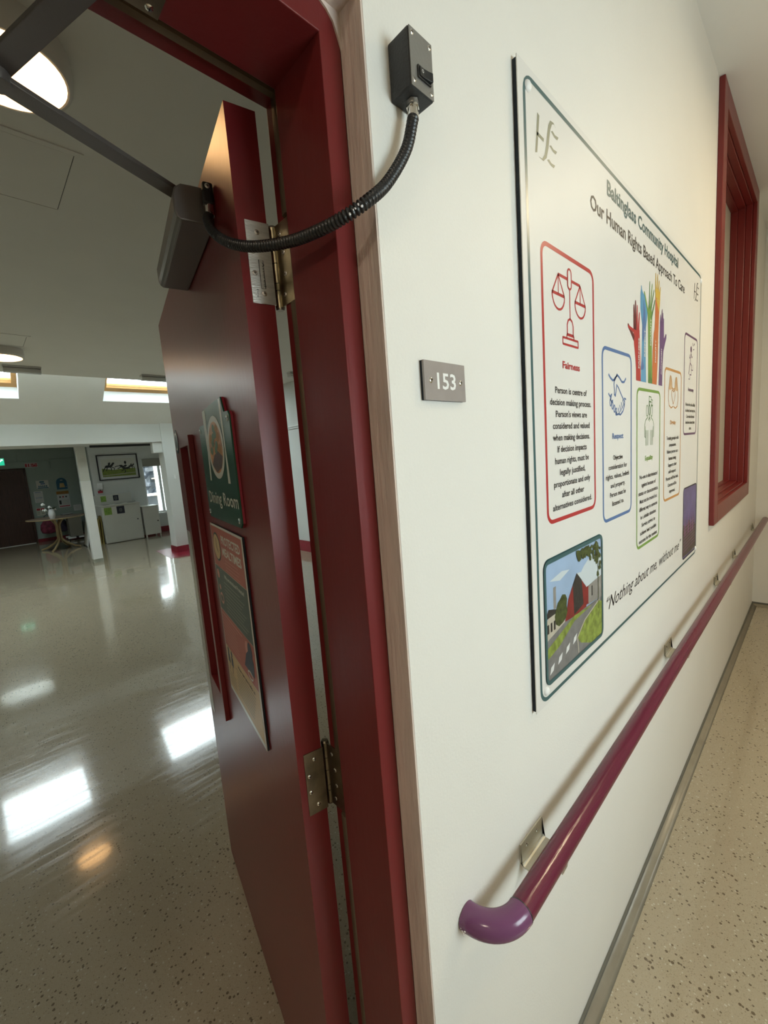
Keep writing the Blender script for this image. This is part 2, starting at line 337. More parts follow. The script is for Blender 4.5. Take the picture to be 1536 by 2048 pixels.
# primer-painted reveal around the door frame
mb = MB(); mb.box(.401, .0005, 0, .404, .0398, 2.093, 'pink').box(DL, .0005, 0, DL+.003, .0398, 2.093, 'pink').box(DL, .0005, 2.093, .404, .0398, 2.096, 'pink')
mb.prism([(.4012, 2.0935), (.4012, 2.052), (.3975, 2.062), (.394, 2.070), (.390, 2.079), (.381, 2.087), (.368, 2.0935)], .0375, .0399, 'y', 'pink')
o = struct(mb.build('trim_1')); o['label'] = 'pinkish beige painted reveal edge beside the red door frame'
# grey capping and cove at the foot of the corridor walls
def cove_prof(y, s):  # s=-1: room side is -y
    return [(y, .012), (y+s*.004, .012), (y+s*.006, .008), (y+s*.013, .004), (y+s*.024, .0015), (y+s*.036, .0004), (y, .0004)]
mb = MB(); mb.prism(cove_prof(-.0006, -1), DR, XE, 'x', 'cove', True); mb.box(DR, -.007, .008, XE-.0005, -.0005, .019, 'cap')
mb.prism([(XE, .012), (XE-.008, .009), (XE-.02, .004), (XE-.045, .0004), (XE, .0004)], -1.9, -.0006, 'y', 'cove'); mb.box(XE-.006, -1.9, .008, XE-.0005, -.0005, .024, 'cap')
struct(mb.build('baseboard_corridor'))

# ---- dining room shell
XR = 4.05
struct(MB().box(XR, .19, 0, XR+.12, 13.9, 4.4, 'dwall').build('wall_dining_east'))
struct(MB().box(-7.15, .19, 0, -7.0, 13.97, 4.4, 'dwall').build('wall_dining_west'))
struct(MB().box(-7.15, 0, 0, X0, .19, 3.3, 'dwall').build('wall_dining_south'))
struct(MB().box(-7.0, 13.85, 0, 2.1, 13.97, 3.0, 'green').build('wall_dining_north'))
struct(MB().box(2.1, 12.02, 0, 2.2, 13.97, 3.0, 'green').build('wall_alcove_side'))
FW = (3.22, 3.98, .52, 1.94)
mb = MB(); mb.box(2.1, 11.9, 0, FW[0], 12.02, 3.0, 'dwall').box(FW[1], 11.9, 0, XR, 12.02, 3.0, 'dwall').box(FW[0], 11.9, 0, FW[1], 12.02, FW[2], 'dwall').box(FW[0], 11.9, FW[3], FW[1], 12.02, 3.0, 'dwall')
struct(mb.build('wall_alcove'))
struct(MB().box(-7.0, .19, 2.9, XR, 6.5, 3.0, 'dceil').build('ceiling_flat'))
# raised bay: upstand + slope with skylight openings
mb = MB(); mb.box(-7.0, 6.40, 3.0, XR, 6.5, 4.0, 'dceil')
BY, BZ = 8.33, 2.47
def zs(y): return BZ+.7*(BY-y)
YA, YB = 7.87, 6.78      # skylight lower / upper edge
xs = [-7.0]+[v for p in SKY_X for v in p]+[XR]
def slab(x0, x1, ya, yb): mb.prism([(ya, zs(ya)), (yb, zs(yb)), (yb, zs(yb)+.3), (ya, zs(ya)+.3)], x0, x1, 'x', 'dceil')
slab(-7.0, XR, BY, YA); slab(-7.0, XR, YB, 6.3)
for i in range(0, len(xs), 2): slab(xs[i], xs[i+1], YA, YB)
struct(mb.build('ceiling_slope'))
mb = MB(); RW = (-.2, .6, 10.0, 10.9)
mb.box(-7.0, 9.1, 2.6, RW[0], 13.85, 2.8, 'dceil').box(RW[1], 9.1, 2.6, XR, 13.85, 2.8, 'dceil').box(RW[0], 9.1, 2.6, RW[1], RW[2], 2.8, 'dceil').box(RW[0], RW[3], 2.6, RW[1], 13.85, 2.8, 'dceil')
struct(mb.build('ceiling_rear'))
struct(MB().box(-7.0, BY, 2.14, XR, 9.1, 2.9, 'dwall').box(2.52, 8.36, 1.94, 2.70, 8.50, 2.14, 'dwall').build('trim_2', bevel=.004))
struct(MB().box(1.60, 8.72, 2.10, 2.66, 8.76, 2.1395, 'dgrey').build('trim_7'))
# skylights
ns, cs = math.sin(SLOPE), math.cos(SLOPE)
for i, (x0, x1) in enumerate(SKY_X):
    w = struct(empty('window_%d' % (5+i), ((x0+x1)/2, YA, zs(YA)))); h = (x1-x0)/2
    # white lining of the well
    mb = MB(); dy = YB-YA; dz = .3
    mb.box(-h+.0005, -.006, .002, h-.0005, -.0005, dz, 'well')
    for sx in (-h, h-.003): mb.prism([(-.007, .006), (dy, -dy*.7), (dy, -dy*.7+dz), (-.007, dz)], sx+.0006, sx+.0036, 'x', 'well')
    mb.build('lining', w)
    mb = MB(); t = .06
    def fr(xa, xb, ya, yb, z0=.16, z1=.23): mb.prism([(ya, -ya*.7+z0), (yb, -yb*.7+z0), (yb, -yb*.7+z1), (ya, -ya*.7+z1)], xa, xb, 'x', 'wood')
    fr(-h+.004, h-.004, -.004, -.07); fr(-h+.004, h-.004, dy+.07, dy); fr(-h+.004, -h+.064, -.07, dy+.07); fr(h-.064, h-.004, -.07, dy+.07)
    mb.build('window_frame', w)
    mb = MB(); ya, yb = -.07, dy+.07; mb.prism([(ya, -ya*.7+.19), (yb, -yb*.7+.19), (yb, -yb*.7+.198), (ya, -ya*.7+.198)], -h+.064, h-.064, 'x', 'glass'); mb.build('pane', w)
w = struct(empty('window_4', (.2, 10.45, 2.8)))
mb = MB()
for a in ((-.4, -.45, .4, -.40), (-.4, .40, .4, .45), (-.4, -.4, -.35, .4), (.35, -.4, .4, .4)): mb.box(a[0], a[1], 0, a[2], a[3], .05, 'white')
mb.build('window_frame', w); MB().box(-.35, -.4, .02, .35, .4, .026, 'glass').build('pane', w)
# column and pillar
w = struct(empty('column', (1.49, 9.02, 0)))
MB().box(-.079, -.07, 0, .079, .07, .062, 'greylab').build('column_foot', w)
MB().box(-.077, -.068, .062, .077, .068, 1.52, 'colw').build('column_lower_casing', w, bevel=.003)
MB().box(-.073, -.064, 1.52, .073, .064, 2.14, 'colc').build('column_upper_casing', w, bevel=.003)
struct(MB().box(2.68, 8.30, .0, 3.35, 8.62, 2.48, 'dwall').build('pillar', bevel=.004))
# skirtings
mb = MB(); mb.box(2.666, 8.286, 0, 3.36, 8.634, .12, 'redv').box(2.2, 11.885, 0, XR, 11.9, .14, 'redv').box(XR-.015, .19, 0, XR, 11.9, .19, 'redv').box(1.0, 13.83, 0, 2.1, 13.85, .085, 'redv')
struct(mb.build('baseboard_dining'))
mb = MB(); mb.prism([(2.47, 8.97), (2.40, 7.83), (2.70, 7.72), (3.4, 7.72), (3.4, 8.97)], .0003, .003, 'z', 'redv'); o = struct(mb.build('trim_3'))
# ceiling edge beads and rails on the dining right wall
mb = MB(); mb.box(XR-.02, .19, 2.13, XR, 8.0, 2.145, 'white').box(XR-.02, .19, 2.165, XR, 8.0, 2.18, 'white'); struct(mb.build('trim_4'))
# ceiling hatches
for nm, (x0, x1, y0, y1) in (('trim_5', (-.25, .535, 1.815, 2.35)), ('trim_6', (-.2, .59, 4.76, 5.2))):
    mb = MB(); z = 2.9; t = .028
    mb.box(x0, y0, z-.004, x1, y0+t, z, 'dceil').box(x0, y1-t, z-.004, x1, y1, z, 'dceil').box(x0, y0+t, z-.004, x0+t, y1-t, z, 'dceil').box(x1-t, y0+t, z-.004, x1, y1-t, z, 'dceil')
    mb.box(x0+t+.003, y0+t+.003, z-.003, x1-t-.003, y1-t-.003, z, 'dceil'); mb.box(x0+t, y0+t, z-.0006, x1-t, y1-t, z, 'dgrey')
    struct(mb.build(nm))
# far door in the sage wall
w = struct(empty('door_2', (.53, 13.85, 0)))
mb = MB(); mb.box(-.45, -.035, .01, .45, -.005, 1.90, 'door2')
for c0, c1 in ((-.40, -.03), (.03, .40)):
    for r0, r1 in ((.12, .62), (.70, 1.12), (1.20, 1.80)):
        n = 5
        for k in range(n): mb.box(c0+(c1-c0)*k/n+.004, -.041, r0, c0+(c1-c0)*(k+1)/n-.004, -.036, r1, 'door2')
mb.build('door_leaf', w)
MB().box(-.50, -.05, 0, -.455, 0, 1.945, 'door2').box(.455, -.05, 0, .50, 0, 1.945, 'door2').box(-.50, -.05, 1.905, .50, 0, 1.945, 'door2').build('door_frame', w)
MB().box(-.45, -.06, .002, .45, -.02, .012, 'white').build('threshold', w)
mb = MB(); mb.cyl((-.38, -.045, .98), (-.38, -.09, .98), .012, 'steel').cyl((-.38, -.085, .98), (-.26, -.085, .98), .009, 'steel'); mb.build('door_handle', w)

# far window with blind, and what stands outside it
w = struct(empty('window_3', (3.6, 11.96, FW[2])))
H = FW[3]-FW[2]; mb = MB()
for a, b, c, d in ((-.38, 0, -.35, H), (.35, 0, .38, H), (-.35, 0, .35, .04), (-.35, H-.04, .35, H), (-.02, .04, .045, H-.04)): mb.box(a, -.03, b, c, .03, d, 'white')
mb.build('window_frame', w); MB().box(-.35, -.004, .04, .35, .004, H-.04, 'glass').build('pane', w)
MB().box(-.42, -.14, -.035, .42, -.0605, -.0, 'white').build('window_sill', w)
tag(MB().box(3.225, 11.875, 1.75, 3.96, 11.895, 1.95, 'blind').build('roller_blind', bevel=.004), 'grey fabric roller blind lowered over the top of the far window', 'blind')
struct(MB().box(-6, 12.1, -.12, 12, 26, -.101, 'ground').build('ground_outside'))
# crinkled tarp wall
mb = MB(); nx, nz = 14, 12; vs = []; rnd = random.Random(3)
for i in range(nx+1):
    for k in range(nz+1): vs.append((4.0+i*.11, 15.0+rnd.uniform(-.07, .07), .92+k*.12))
mb.add(vs, [(i*(nz+1)+k, (i+1)*(nz+1)+k, (i+1)*(nz+1)+k+1, i*(nz+1)+k+1) for i in range(nx) for k in range(nz)], 'tarp')
o = mb.build('tarpaulin'); sm = o.modifiers.new('solid', 'SOLIDIFY'); sm.thickness = .01
tag(o, 'crinkled dark grey plastic sheeting hung outside the far window', 'sheeting')
tag(MB().box(3.8, 15.3, -.1, 7, 15.45, .85, 'roofo').box(3.6, 14.9, .84, 7, 15.5, .92, 'white').build('low_wall'), 'low outdoor wall with a white ledge beyond the far window', 'wall')
mb = MB(); mb.cyl((4.27, 14.6, -.1), (4.27, 14.6, 2.2), .03, 'pole').cyl((4.15, 14.6, 1.4), (4.38, 14.6, 1.4), .02, 'pole').cyl((4.15, 14.6, .86), (4.4, 14.6, .86), .02, 'pole')
tag(mb.build('scaffold_pole'), 'cream scaffold pole with clamps standing outside the far window', 'pole')
mb = MB(); vs = []; rnd = random.Random(5)
for i in range(9):
    for k in range(9): vs.append((4.35+i*.07, 14.2+rnd.uniform(-.04, .04), .2+k*.06))
mb.add(vs, [(i*9+k, (i+1)*9+k, (i+1)*9+k+1, i*9+k+1) for i in range(8) for k in range(8)], 'hedge')
mb.box(4.3, 14.25, -.1, 4.95, 14.45, .7, 'hedge'); tag(mb.build('hedge'), 'clipped green hedge seen low through the far window', 'hedge')

# ================================================================== CORRIDOR: WINDOW 1 (red frame)
w = struct(empty('window_1', (3.34, 0, 1.083)))
def wf(mb, inset, y0, y1, t, m='redw', X=(2.64, 4.04), Z=(1.083, 3.113)):
    x0, x1 = X[0]+inset-3.34, X[1]-inset-3.34; z0, z1 = Z[0]+inset-1.083, Z[1]-inset-1.083
    mb.box(x0, y0, z0, x0+t, y1, z1, m).box(x1-t, y0, z0, x1, y1, z1, m).box(x0+t, y0, z0, x1-t, y1, z0+t, m).box(x0+t, y0, z1-t, x1-t, y1, z1, m)
mb = MB(); wf(mb, 0, -.0225, -.0005, .093); mb.build('window_architrave', w, bevel=.003)
mb = MB(); wf(mb, .03, 0, .035, .068); wf(mb, .03, .035, .075, .078); wf(mb, .03, .075, .112, .085); mb.build('window_frame', w, bevel=.003)
mb = MB(); mb.box(2.70-3.34, .1125, .06, 3.98-3.34, .1185, 1.97, 'frost'); mb.build('pane', w)

# ================================================================== DOOR 1
w = struct(empty('door_1', (0, 0, 0)))
w['label'] = 'red painted doorway with its leaf swung open into the dining room'
mb = MB()
mb.prism([(.369, .040), (.401, .040), (.401, .19), (.384, .19), (.384, .143), (.369, .143)], 0, 2.093, 'z', 'redf')
mb.prism([(-.650, .040), (-.682, .040), (-.682, .19), (-.665, .19), (-.665, .143), (-.650, .143)][::-1], 0, 2.093, 'z', 'redf')
mb.prism([(.0401, 2.0925), (.0401, 2.058), (.143, 2.058), (.143, 2.068), (.1899, 2.068), (.1899, 2.0925)], -.681, .400, 'x', 'redf')
fr = mb.build('door_frame', w, bevel=.0012)
HZ = [(1.797, 1.912), (.946, 1.062)]
mb = MB()
def seal(z0, z1): mb.prism([(.3839, .150), (.3790, .152), (.3775, .160), (.3790, .169), (.3839, .172)], z0, z1, 'z', 'brown', True)
seal(0, HZ[1][0]-.002); seal(HZ[1][1]+.002, HZ[0][0]-.002); seal(HZ[0][1]+.002, 2.067)
mb.prism([(.152, 2.0679), (.154, 2.0635), (.164, 2.0635), (.167, 2.0679)], -.664, .3838, 'x', 'brown')
sl = mb.build('intumescent_seal', fr); sl['label'] = 'brown seal strip in the frame rebate'
# leaf (local X along the width away from hinge, local Y towards the corridor face side)
TH = math.radians(90-11.9)
LF = bpy.data.objects.new('door_leaf', None); C.objects.link(LF); LF.location = (.326, .207, 0); LF.rotation_euler = (0, 0, TH); LF.parent = w
bpy.data.objects.remove(LF)
A = Matrix.Translation((.326, .207, 0)) @ Matrix.Rotation(TH, 4, 'Z')
LW, LT, LZ = 1.043, .0445, 2.063
S0, S1, V0, V1 = .655, .918, .828, 1.634
mb = MB()
mb.box(0, -LT, .008, S0, 0, LZ, 'redl').box(S1, -LT, .008, LW, 0, LZ, 'redl').box(S0, -LT, .008, S1, 0, V0, 'redl').box(S0, -LT, V1, S1, 0, LZ, 'redl')
leaf = mb.build('door_leaf', w); leaf.matrix_local = A
mb = MB(); mb.box(S0-.03, .0002, V0-.022, S0, .014, V1+.022, 'redl').box(S0, .0002, V1, S1, .002, V1+.01, 'redl').box(S0+.0005, -.030, V0, S0+.006, -.002, V1, 'redl')
bd = mb.build('glazing_bead', leaf, bevel=.001)
MB().box(S0+.0005, -.026, V0+.0005, S1-.0005, -.020, V1-.0005, 'glass').build('vision_panel', leaf)
mb = MB(); mb.prism(rr(.952, .66, 1.032, 1.345, .01), .0003, .0016, 'y', 'steel'); mb.build('push_plate', leaf)
mb = MB(); mb.cyl((.982, .0003, 1.66), (.982, .002, 1.66), .040, 'disc', 28); mb.cyl((.982, .002, 1.66), (.982, .0024, 1.66), .030, 'scream', 28); mb.cyl((.982, .0024, 1.66), (.982, .0026, 1.66), .024, 'disc', 28)
d = mb.build('door_disc', leaf); d['label'] = 'round blue grey disc sign'
# hinges
for (z0, z1), mt, mt2 in ((HZ[0], 'steel', 'brass'), (HZ[1], 'dbrass', 'dbrass')):
    hg = bpy.data.objects.new('hinge', None); C.objects.link(hg); hg.parent = w
    mb = MB(); L = (z1-z0); ax, ay = .3835, .2055; r = .0070
    segs = [0, .235, .245, .44, .45, .69, .70, .78, .79, 1]
    for i in range(0, 10, 2): mb.cyl((ax, ay, z0+L*(1-segs[i+1])), (ax, ay, z0+L*(1-segs[i])), r, mt2, 20)
    mb.cyl((ax, ay, z0-.001), (ax, ay, z1+.001), r*.9, 'black', 16)
    mb.cyl((ax, ay, z1), (ax, ay, z1+.003), r*1.02, mt, 20, r*.8); mb.cyl((ax, ay, z0), (ax, ay, z0-.003), r*1.02, mt, 20, r*.8)
    mb.build('knuckle', hg)
    dl = MB().box(-.0006, -LT-.002, z0, .002, -.0115, z1, mt).build('hinge_plate', hg); dl.matrix_local = A @ Matrix.Translation((-.0008, 0, 0))
    for k, (yy, fz) in enumerate(((-.030, .87), (-.0185, .63), (-.0185, .37), (-.030, .13))):
        if mt == 'steel' and k == 0: yy = -.028
        screw(dl, (-.0007, yy, z0+L*fz), (-1, 0, 0), .0038, 'steel' if mt == 'steel' else 'chrome')
    if mt == 'steel':
        t = MB(); sh = Sheet(t, (-.0007, 0, z0), (0, -1, 0), (0, 0, 1), (-1, 0, 0)); sh.e = .0001
        sh.stroke([(.026, .022), (.0325, .022), (.0325, .062), (.026, .062), (.026, .022)], .0007, 'dgrey')
        sh.text('Assured', .0305, .042, .034, .0035, 'dgrey', 1, rot=-PI/2); sh.text('Fire', .0185, .014, .012, .003, 'dgrey', 1, rot=-PI/2)
        t.build('engraving', dl)
    fl = MB().box(.3822, .162, z0, .3845, .2045, z1, mt2).build('hinge_plate', hg)
    for k, (yy, fz) in enumerate(((.186, .87), (.180, .63), (.180, .37), (.186, .13))): screw(fl, (.3821, yy, z0+L*fz), (-1, 0, 0), .0036, 'steel')

# ---- door closer (own thing): body on the leaf, folding arm to the frame head
A3 = A.to_3x3()
def dl_(s, o, z): return A @ Vector((s, o, z))
ck = empty('door_closer', dl_(.27, 0, 1.957)[:]); tag(ck, 'brown grey metal door closer box with folding arm at the top of the red door', 'door closer')
ck.rotation_euler = (0, 0, TH)
mb = MB(); h = .056
prof = [(0.0008, 0), (.052, 0), (.057, .004), (.060, .012), (.060, .036), (.056, .048), (.046, .055), (.030, h), (.0008, h)]
mb.prism(prof, -.147, .147, 'x', 'closer')
mb.build('closer_body', ck, bevel=.0025)
mb = MB(); mb.cyl((-.08, .03, h), (-.08, .03, h+.016), .011, 'closer'); mb.build('spindle', ck)
AI = (Matrix.Translation(ck.location) @ Matrix.Rotation(TH, 4, 'Z')).inverted()
def bar(mb, p0, p1, wd, th, m):
    p0 = Vector(p0); p1 = Vector(p1); d = (p1-p0); L = d.length; d.normalize(); sd = d.cross(Vector((0, 0, 1))).normalized(); up = sd.cross(d)
    T = Matrix((( *d, 0), (*sd, 0), (*up, 0), (0, 0, 0, 1))).transposed(); T.translation = p0
    mb.obox(T, (0, -wd/2, -th/2), (L, wd/2, th/2), m)
sp = ck.location+Matrix.Rotation(TH, 3, 'Z') @ Vector((-.08, .03, 0)); E = Vector((.088, .292, 2.031)); SH = Vector((.170, .093, 2.049))
mb = MB(); bar(mb, (sp.x, sp.y, 2.027), (E.x, E.y, 2.024), .026, .007, 'closer'); mb.cyl((E.x, E.y, 2.018), (E.x, E.y, 2.030), .015, 'closer')
o = mb.build('main_arm', ck, bevel=.001); o.matrix_local = AI
mb = MB(); bar(mb, (E.x, E.y, 2.034), (SH.x-.006, SH.y+.01, 2.044), .027, .006, 'closer'); mb.cyl((E.x, E.y, 2.028), (E.x, E.y, 2.040), .014, 'closer')
o = mb.build('forearm', ck, bevel=.001); o.matrix_local = AI
mb = MB(); mb.box(.145, .068, 2.054, .222, .140, 2.0575, 'dbrass').cyl((.168, .100, 2.040), (.168, .100, 2.055), .011, 'dbrass'); o = mb.build('arm_bracket', ck); o.matrix_local = AI
screw(o, (.211, .132, 2.054), (0, 0, -1), .0045, 'chrome')

# ---- cable conduit from the switch box to the closer
P0 = Vector((.461, -.019, 1.972))
cp0 = dl_(.108, .020, 1.985)
def cr(pts, n):
    out = []; P = [pts[0]*2-pts[1]]+pts+[pts[-1]*2-pts[-2]]
    for i in range(1, len(P)-2):
        for k in range(n):
            t = k/n; a, b, c, d = P[i-1], P[i], P[i+1], P[i+2]
            out.append(.5*((2*b)+(c-a)*t+(2*a-5*b+4*c-d)*t*t+(3*b-a-3*c+d)*t**3))
    out.append(pts[-1]); return out
CW = [Vector(p) for p in ((0.4603, -0.019, 1.9721), (0.4442, -0.018, 1.9304), (0.4087, -0.016, 1.8819), (0.3758, -0.013, 1.8519), (0.3577, 0.008, 1.8386), (0.3482, 0.045, 1.8361), (0.3408, 0.1, 1.8424), (0.3242, 0.16, 1.8547), (0.3155, 0.213, 1.8773), (0.3168, 0.262, 1.9107), (0.3293, 0.305, 1.9507))]+[dl_(.108, .010, 1.966)]
cd = empty('cable_conduit', P0[:]); tag(cd, 'black corrugated cable conduit looping from the wall box across the door hinge', 'conduit')
pts = cr(CW, 30); path = []; rad = []
# resample uniformly then make ribs
Ls = [0]
for i in range(1, len(pts)): Ls.append(Ls[-1]+(pts[i]-pts[i-1]).length)
Tot = Ls[-1]; step = .001; nst = int(Tot/step); j = 0
for i in range(nst+1):
    s_ = i*step
    while j < len(Ls)-2 and Ls[j+1] < s_: j += 1
    f = (s_-Ls[j])/max(1e-9, Ls[j+1]-Ls[j]); path.append(pts[j].lerp(pts[j+1], min(1, f))-P0)
    ph = i % 5; rad.append((.0073, .0074, .0072, .0057, .0057)[ph])
MB().tube(path, .007, 'black', 16, True, rad).build('conduit', cd)
mb = MB(); mb.cyl((0, 0, .0195), (0, 0, .014), .0082, 'steel', 6).cyl((0, 0, .014), (0, 0, .0115), .0086, 'chrome', 6).cyl((0, 0, .0115), (0, 0, -.002), .0069, 'chrome', 20)
g = mb.build('cable_gland', cd); g['label'] = 'nickel plated gland under the wall box'
e0 = pts[-1]; e1 = dl_(.109, .008, 1.995); dd = (e1-e0).normalized()
mb = MB(); mb.cyl(e0-P0-dd*.002, e0-P0+dd*.014, .0078, 'chrome', 20); g2 = mb.build('ferrule', cd)
mb = MB(); bx = e0-P0+dd*.014; q = A3
T = Matrix.Rotation(TH, 4, 'Z'); T.translation = e0-P0+dd*.012
mb.obox(T, (-.009, -.006, 0), (.004, .010, .022), 'black'); mb.obox(T, (-.007, -.008, .006), (.006, .008, .034), 'black')
cn = mb.build('plug', cd, bevel=.003)
TT = T @ Vector((-.0075, .001, .027)); screw(cn, TT, T.to_3x3() @ Vector((-1, 0, 0)), .004, 'steel')
# white flecks on conduit
mb = MB()
for k, (fr_, an) in enumerate(((.50, 2.6), (.515, 3.0), (.508, 3.4), (.53, 2.8), (.522, 3.3))):
    i = int(nst*(fr_-.20)); c = path[i]; mb.dome(c+Vector((-.35, -.75, -.1+.25*(k % 3-1))).normalized()*.0066, (-.4, -.9, .1), .0018, .0012, 'tape', 8, 2)
mb.build('paint_flecks', cd)

# ================================================================== THINGS ON THE CORRIDOR WALL
# switch box
sb = empty('switch_box', (.442, 0, 1.992)); tag(sb, 'small black electrical switch box high on the wall beside the door', 'switch box')
MB().box(0, -.0338, 0, .043, -.0004, .064, 'boxp').build('box_body', sb, bevel=.0018)
MB().box(.0006, -.0352, .0006, .0424, -.0339, .0634, 'lid').build('lid', sb, bevel=.0005)
for xx, zz in ((.0055, .0575), (.0375, .0575), (.0055, .0075), (.0375, .0065)): screw(sb, (xx, -.0352, zz), (0, -1, 0), .0030, 'steel')
sw = MB().box(.0115, -.0375, .0125, .0360, -.0353, .0265, 'black').build('rocker_surround', sb, bevel=.0008)
mb = MB(); mb.prism([(.0135, -.0376), (.0345, -.0376), (.0345, -.0415), (.029, -.0400), (.020, -.0385), (.0135, -.0385)], .0145, .0245, 'z', 'black')
rk = mb.build('rocker', sb, bevel=.0004)
t = MB(); sh = Sheet(t, (0, -.0392, 0), (1, 0, 0), (0, 0, 1), (0, -1, 0)); sh.stroke([(.0175+.0015*math.cos(a*PI/6), .0195+.0015*math.sin(a*PI/6)) for a in range(12)], .0005, 'paper', 1, True); t.build('mark', rk)

# number sign
ns_ = empty('number_sign', (.4655, 0, 1.6305)); tag(ns_, 'grey room number sign reading 153 on the white wall', 'sign')
MB().box(0, -.0075, 0, .0955, -.0040, .054, 'grey').build('face_plate', ns_, bevel=.0003)
MB().box(.0002, -.0040, .0002, .0953, -.0003, .0538, 'foam').build('backing', ns_)
mb = MB(); sh = Sheet(mb, (0, -.0075, 0), (1, 0, 0), (0, 0, 1), (0, -1, 0)); sh.text('153', .0495, .0165, .044, .0215, 'white', 1, bold=.018); mb.build('numerals', ns_)
for xx in (.0135, .0835): screw(ns_, (xx, -.0075, .0275), (0, -1, 0), .0045, 'chrome')

# ---- the big poster board
PW, PH = 1.545, 1.190
po = empty('poster', (.752, 0, 1.015)); tag(po, 'large white wall poster about human rights with coloured panels and raised hands', 'poster')
MB().box(0, -.0100, 0, PW, -.0082, PH, 'board').build('front_sheet', po)
mb = MB(); rnd = random.Random(2)
n = 60; L_ = [(-.0 + rnd.uniform(-.0006, .0012), PH*i/n) for i in range(n+1)]
mb.prism([(PW-.003, .003), (PW-.003, PH-.003)]+[(x+.001, min(max(z, .003), PH-.003)) for x, z in reversed(L_)], -.0082, -.0003, 'y', 'foam'); mb.build('foam_backing', po)
mb = MB(); sh = Sheet(mb, (0, -.0100, 0), (1, 0, 0), (0, 0, 1), (0, -1, 0)); sh.e = .00025
sh.rrect(.022, .012, 1.526, 1.173, .028, .0085, 'teal')
def hse(u, v, s, m):
    q = lambda *p: [(u+a*s, v+b*s) for a, b in p]
    sh.poly(q((.012, .070), (.020, .068), (.008, .003), (0, .000)), m); sh.poly(q((.009, .038), (.036, .037), (.035, .031), (.008, .032)), m)
    cu = [(.088, .076), (.080, .081), (.068, .078), (.060, .066), (.055, .050), (.050, .030), (.042, .010), (.030, -.001), (.014, -.002)]
    wv = [.001, .004, .008, .009, .009, .009, .008, .005, .001]
    Lp = [(a-w_/2*1.0, b+w_*.2) for (a, b), w_ in zip(cu, wv)]; Rp = [(a+w_/2*1.0, b-w_*.2) for (a, b), w_ in zip(cu, wv)]
    for i in range(len(cu)-1): sh.poly(q(Lp[i], Lp[i+1], Rp[i+1], Rp[i]), m)
    for k, (a, b) in enumerate(((.066, .062), (.058, .034), (.048, .006))):
        sh.poly(q((a, b), (a+.008, b+.004), (a+.018, b+.001), (a+.034, b+.003), (a+.028, b-.004), (a+.016, b-.004)), m)
hse(.058, 1.062, 1.0, 'olive'); hse(1.393, 1.064, .9, 'ink')
sh.text('Baltinglass Community Hospital', .777, 1.1165, .705, .032, 'teal', 2, bold=.022)
sh.text('Our Human Rights Based Approach To Care', .775, 1.052, .915, .031, 'ink', 2, bold=.014)
def panel(u0, v0, u1, v1, col, title, tv, tw, lines, va, vb, ucen, wmax, cap=.0125, tcap=.0135):
    sh.rrect(u0, v0, u1, v1, .022, .0085, col); sh.text(title, ucen, tv, tw, tcap, col, 2, bold=.03)
    lens = [sum(.55 if c in "iljtfI.,' " else 1 for c in l) for l in lines]; mxl = max(lens)
    for i, l in enumerate(lines):
        v = va+(vb-va)*i/max(1, len(lines)-1); sh.text(l, ucen, v, wmax*lens[i]/mxl, cap, 'ink', 2, bold=.018)
panel(.072, .382, .329, .918, 'pred', 'Fairness', .695, .089, ['Person is centre of', 'decision making process.', "Person's views are", 'considered and valued', 'when making decisions.', 'If decision impacts', 'human rights, must be', 'legally justified,', 'proportionate and only', 'after all other', 'alternatives considered.'], .643, .403, .2005, .215)
panel(.384, .333, .607, .764, 'pblue', 'Respect', .542, .087, ['Objective', 'consideration for', 'rights, values, beliefs', 'and property.', 'Person must be', 'listened to.'], .487, .366, .495, .185, .0118)
panel(.661, .204, .909, .680, 'pgreen', 'Equality', .468, .087, ['No-one is discriminated', 'against because of', 'status or characteristics.', 'Must not be treated in a', 'different way to someone', 'in a similar situation.', 'Service strives to', 'achieve best possible', 'outcome for the resident.'], .414, .215, .785, .215, .0118)
panel(.966, .312, 1.203, .764, 'porange', 'Dignity', .577, .081, ['Treating people with', 'compassion.', 'Values person as a', 'human being.', 'Supports their', 'self-respect.', 'Person will feel safe.', 'Outcome will be', 'improved.'], .523, .332, 1.085, .180, .0118)
panel(1.250, .538, 1.480, .916, 'ppurple', 'Autonomy', .706, .102, ['Person has the ability', 'to direct how they live.', 'Can make informed', 'decisions about their', 'care.'], .648, .555, 1.368, .180, .0118)
# scales of justice
r_ = 'pred'; wl = .0045
sh.stroke([(.143, .875), (.253, .875)], .006, r_)
sh.rrect(.188, .857, .206, .896, .0085, .004, r_); sh.poly(rr(.190, .859, .204, .894, .006), 'board', 2); sh.rrect(.188, .857, .206, .896, .0085, .004, r_, 3)
sh.stroke([(.198, .856), (.198, .797)], .004, r_)
for cx in (.143, .253):
    sh.stroke([(cx, .875), (cx-.029, .836)], .004, r_); sh.stroke([(cx, .875), (cx+.029, .836)], .004, r_); sh.stroke([(cx, .875), (cx, .838)], .0035, r_)
    sh.stroke([(cx-.029, .837), (cx+.029, .837)], .006, r_); sh.stroke([(cx+.029*math.cos(PI+PI*i/10), .836+.028*math.sin(PI+PI*i/10)) for i in range(11)], .0045, r_)
sh.stroke([(.183, .765), (.183, .785), (.188, .794), (.198, .798), (.208, .794), (.213, .785), (.213, .765)], .0045, r_)
sh.stroke([(.180, .765), (.216, .765)], .006, r_); sh.stroke([(.180, .765), (.180, .757)], .004, r_); sh.stroke([(.216, .765), (.216, .757)], .004, r_)
sh.rrect(.160, .744, .238, .757, .001, .0045, r_)
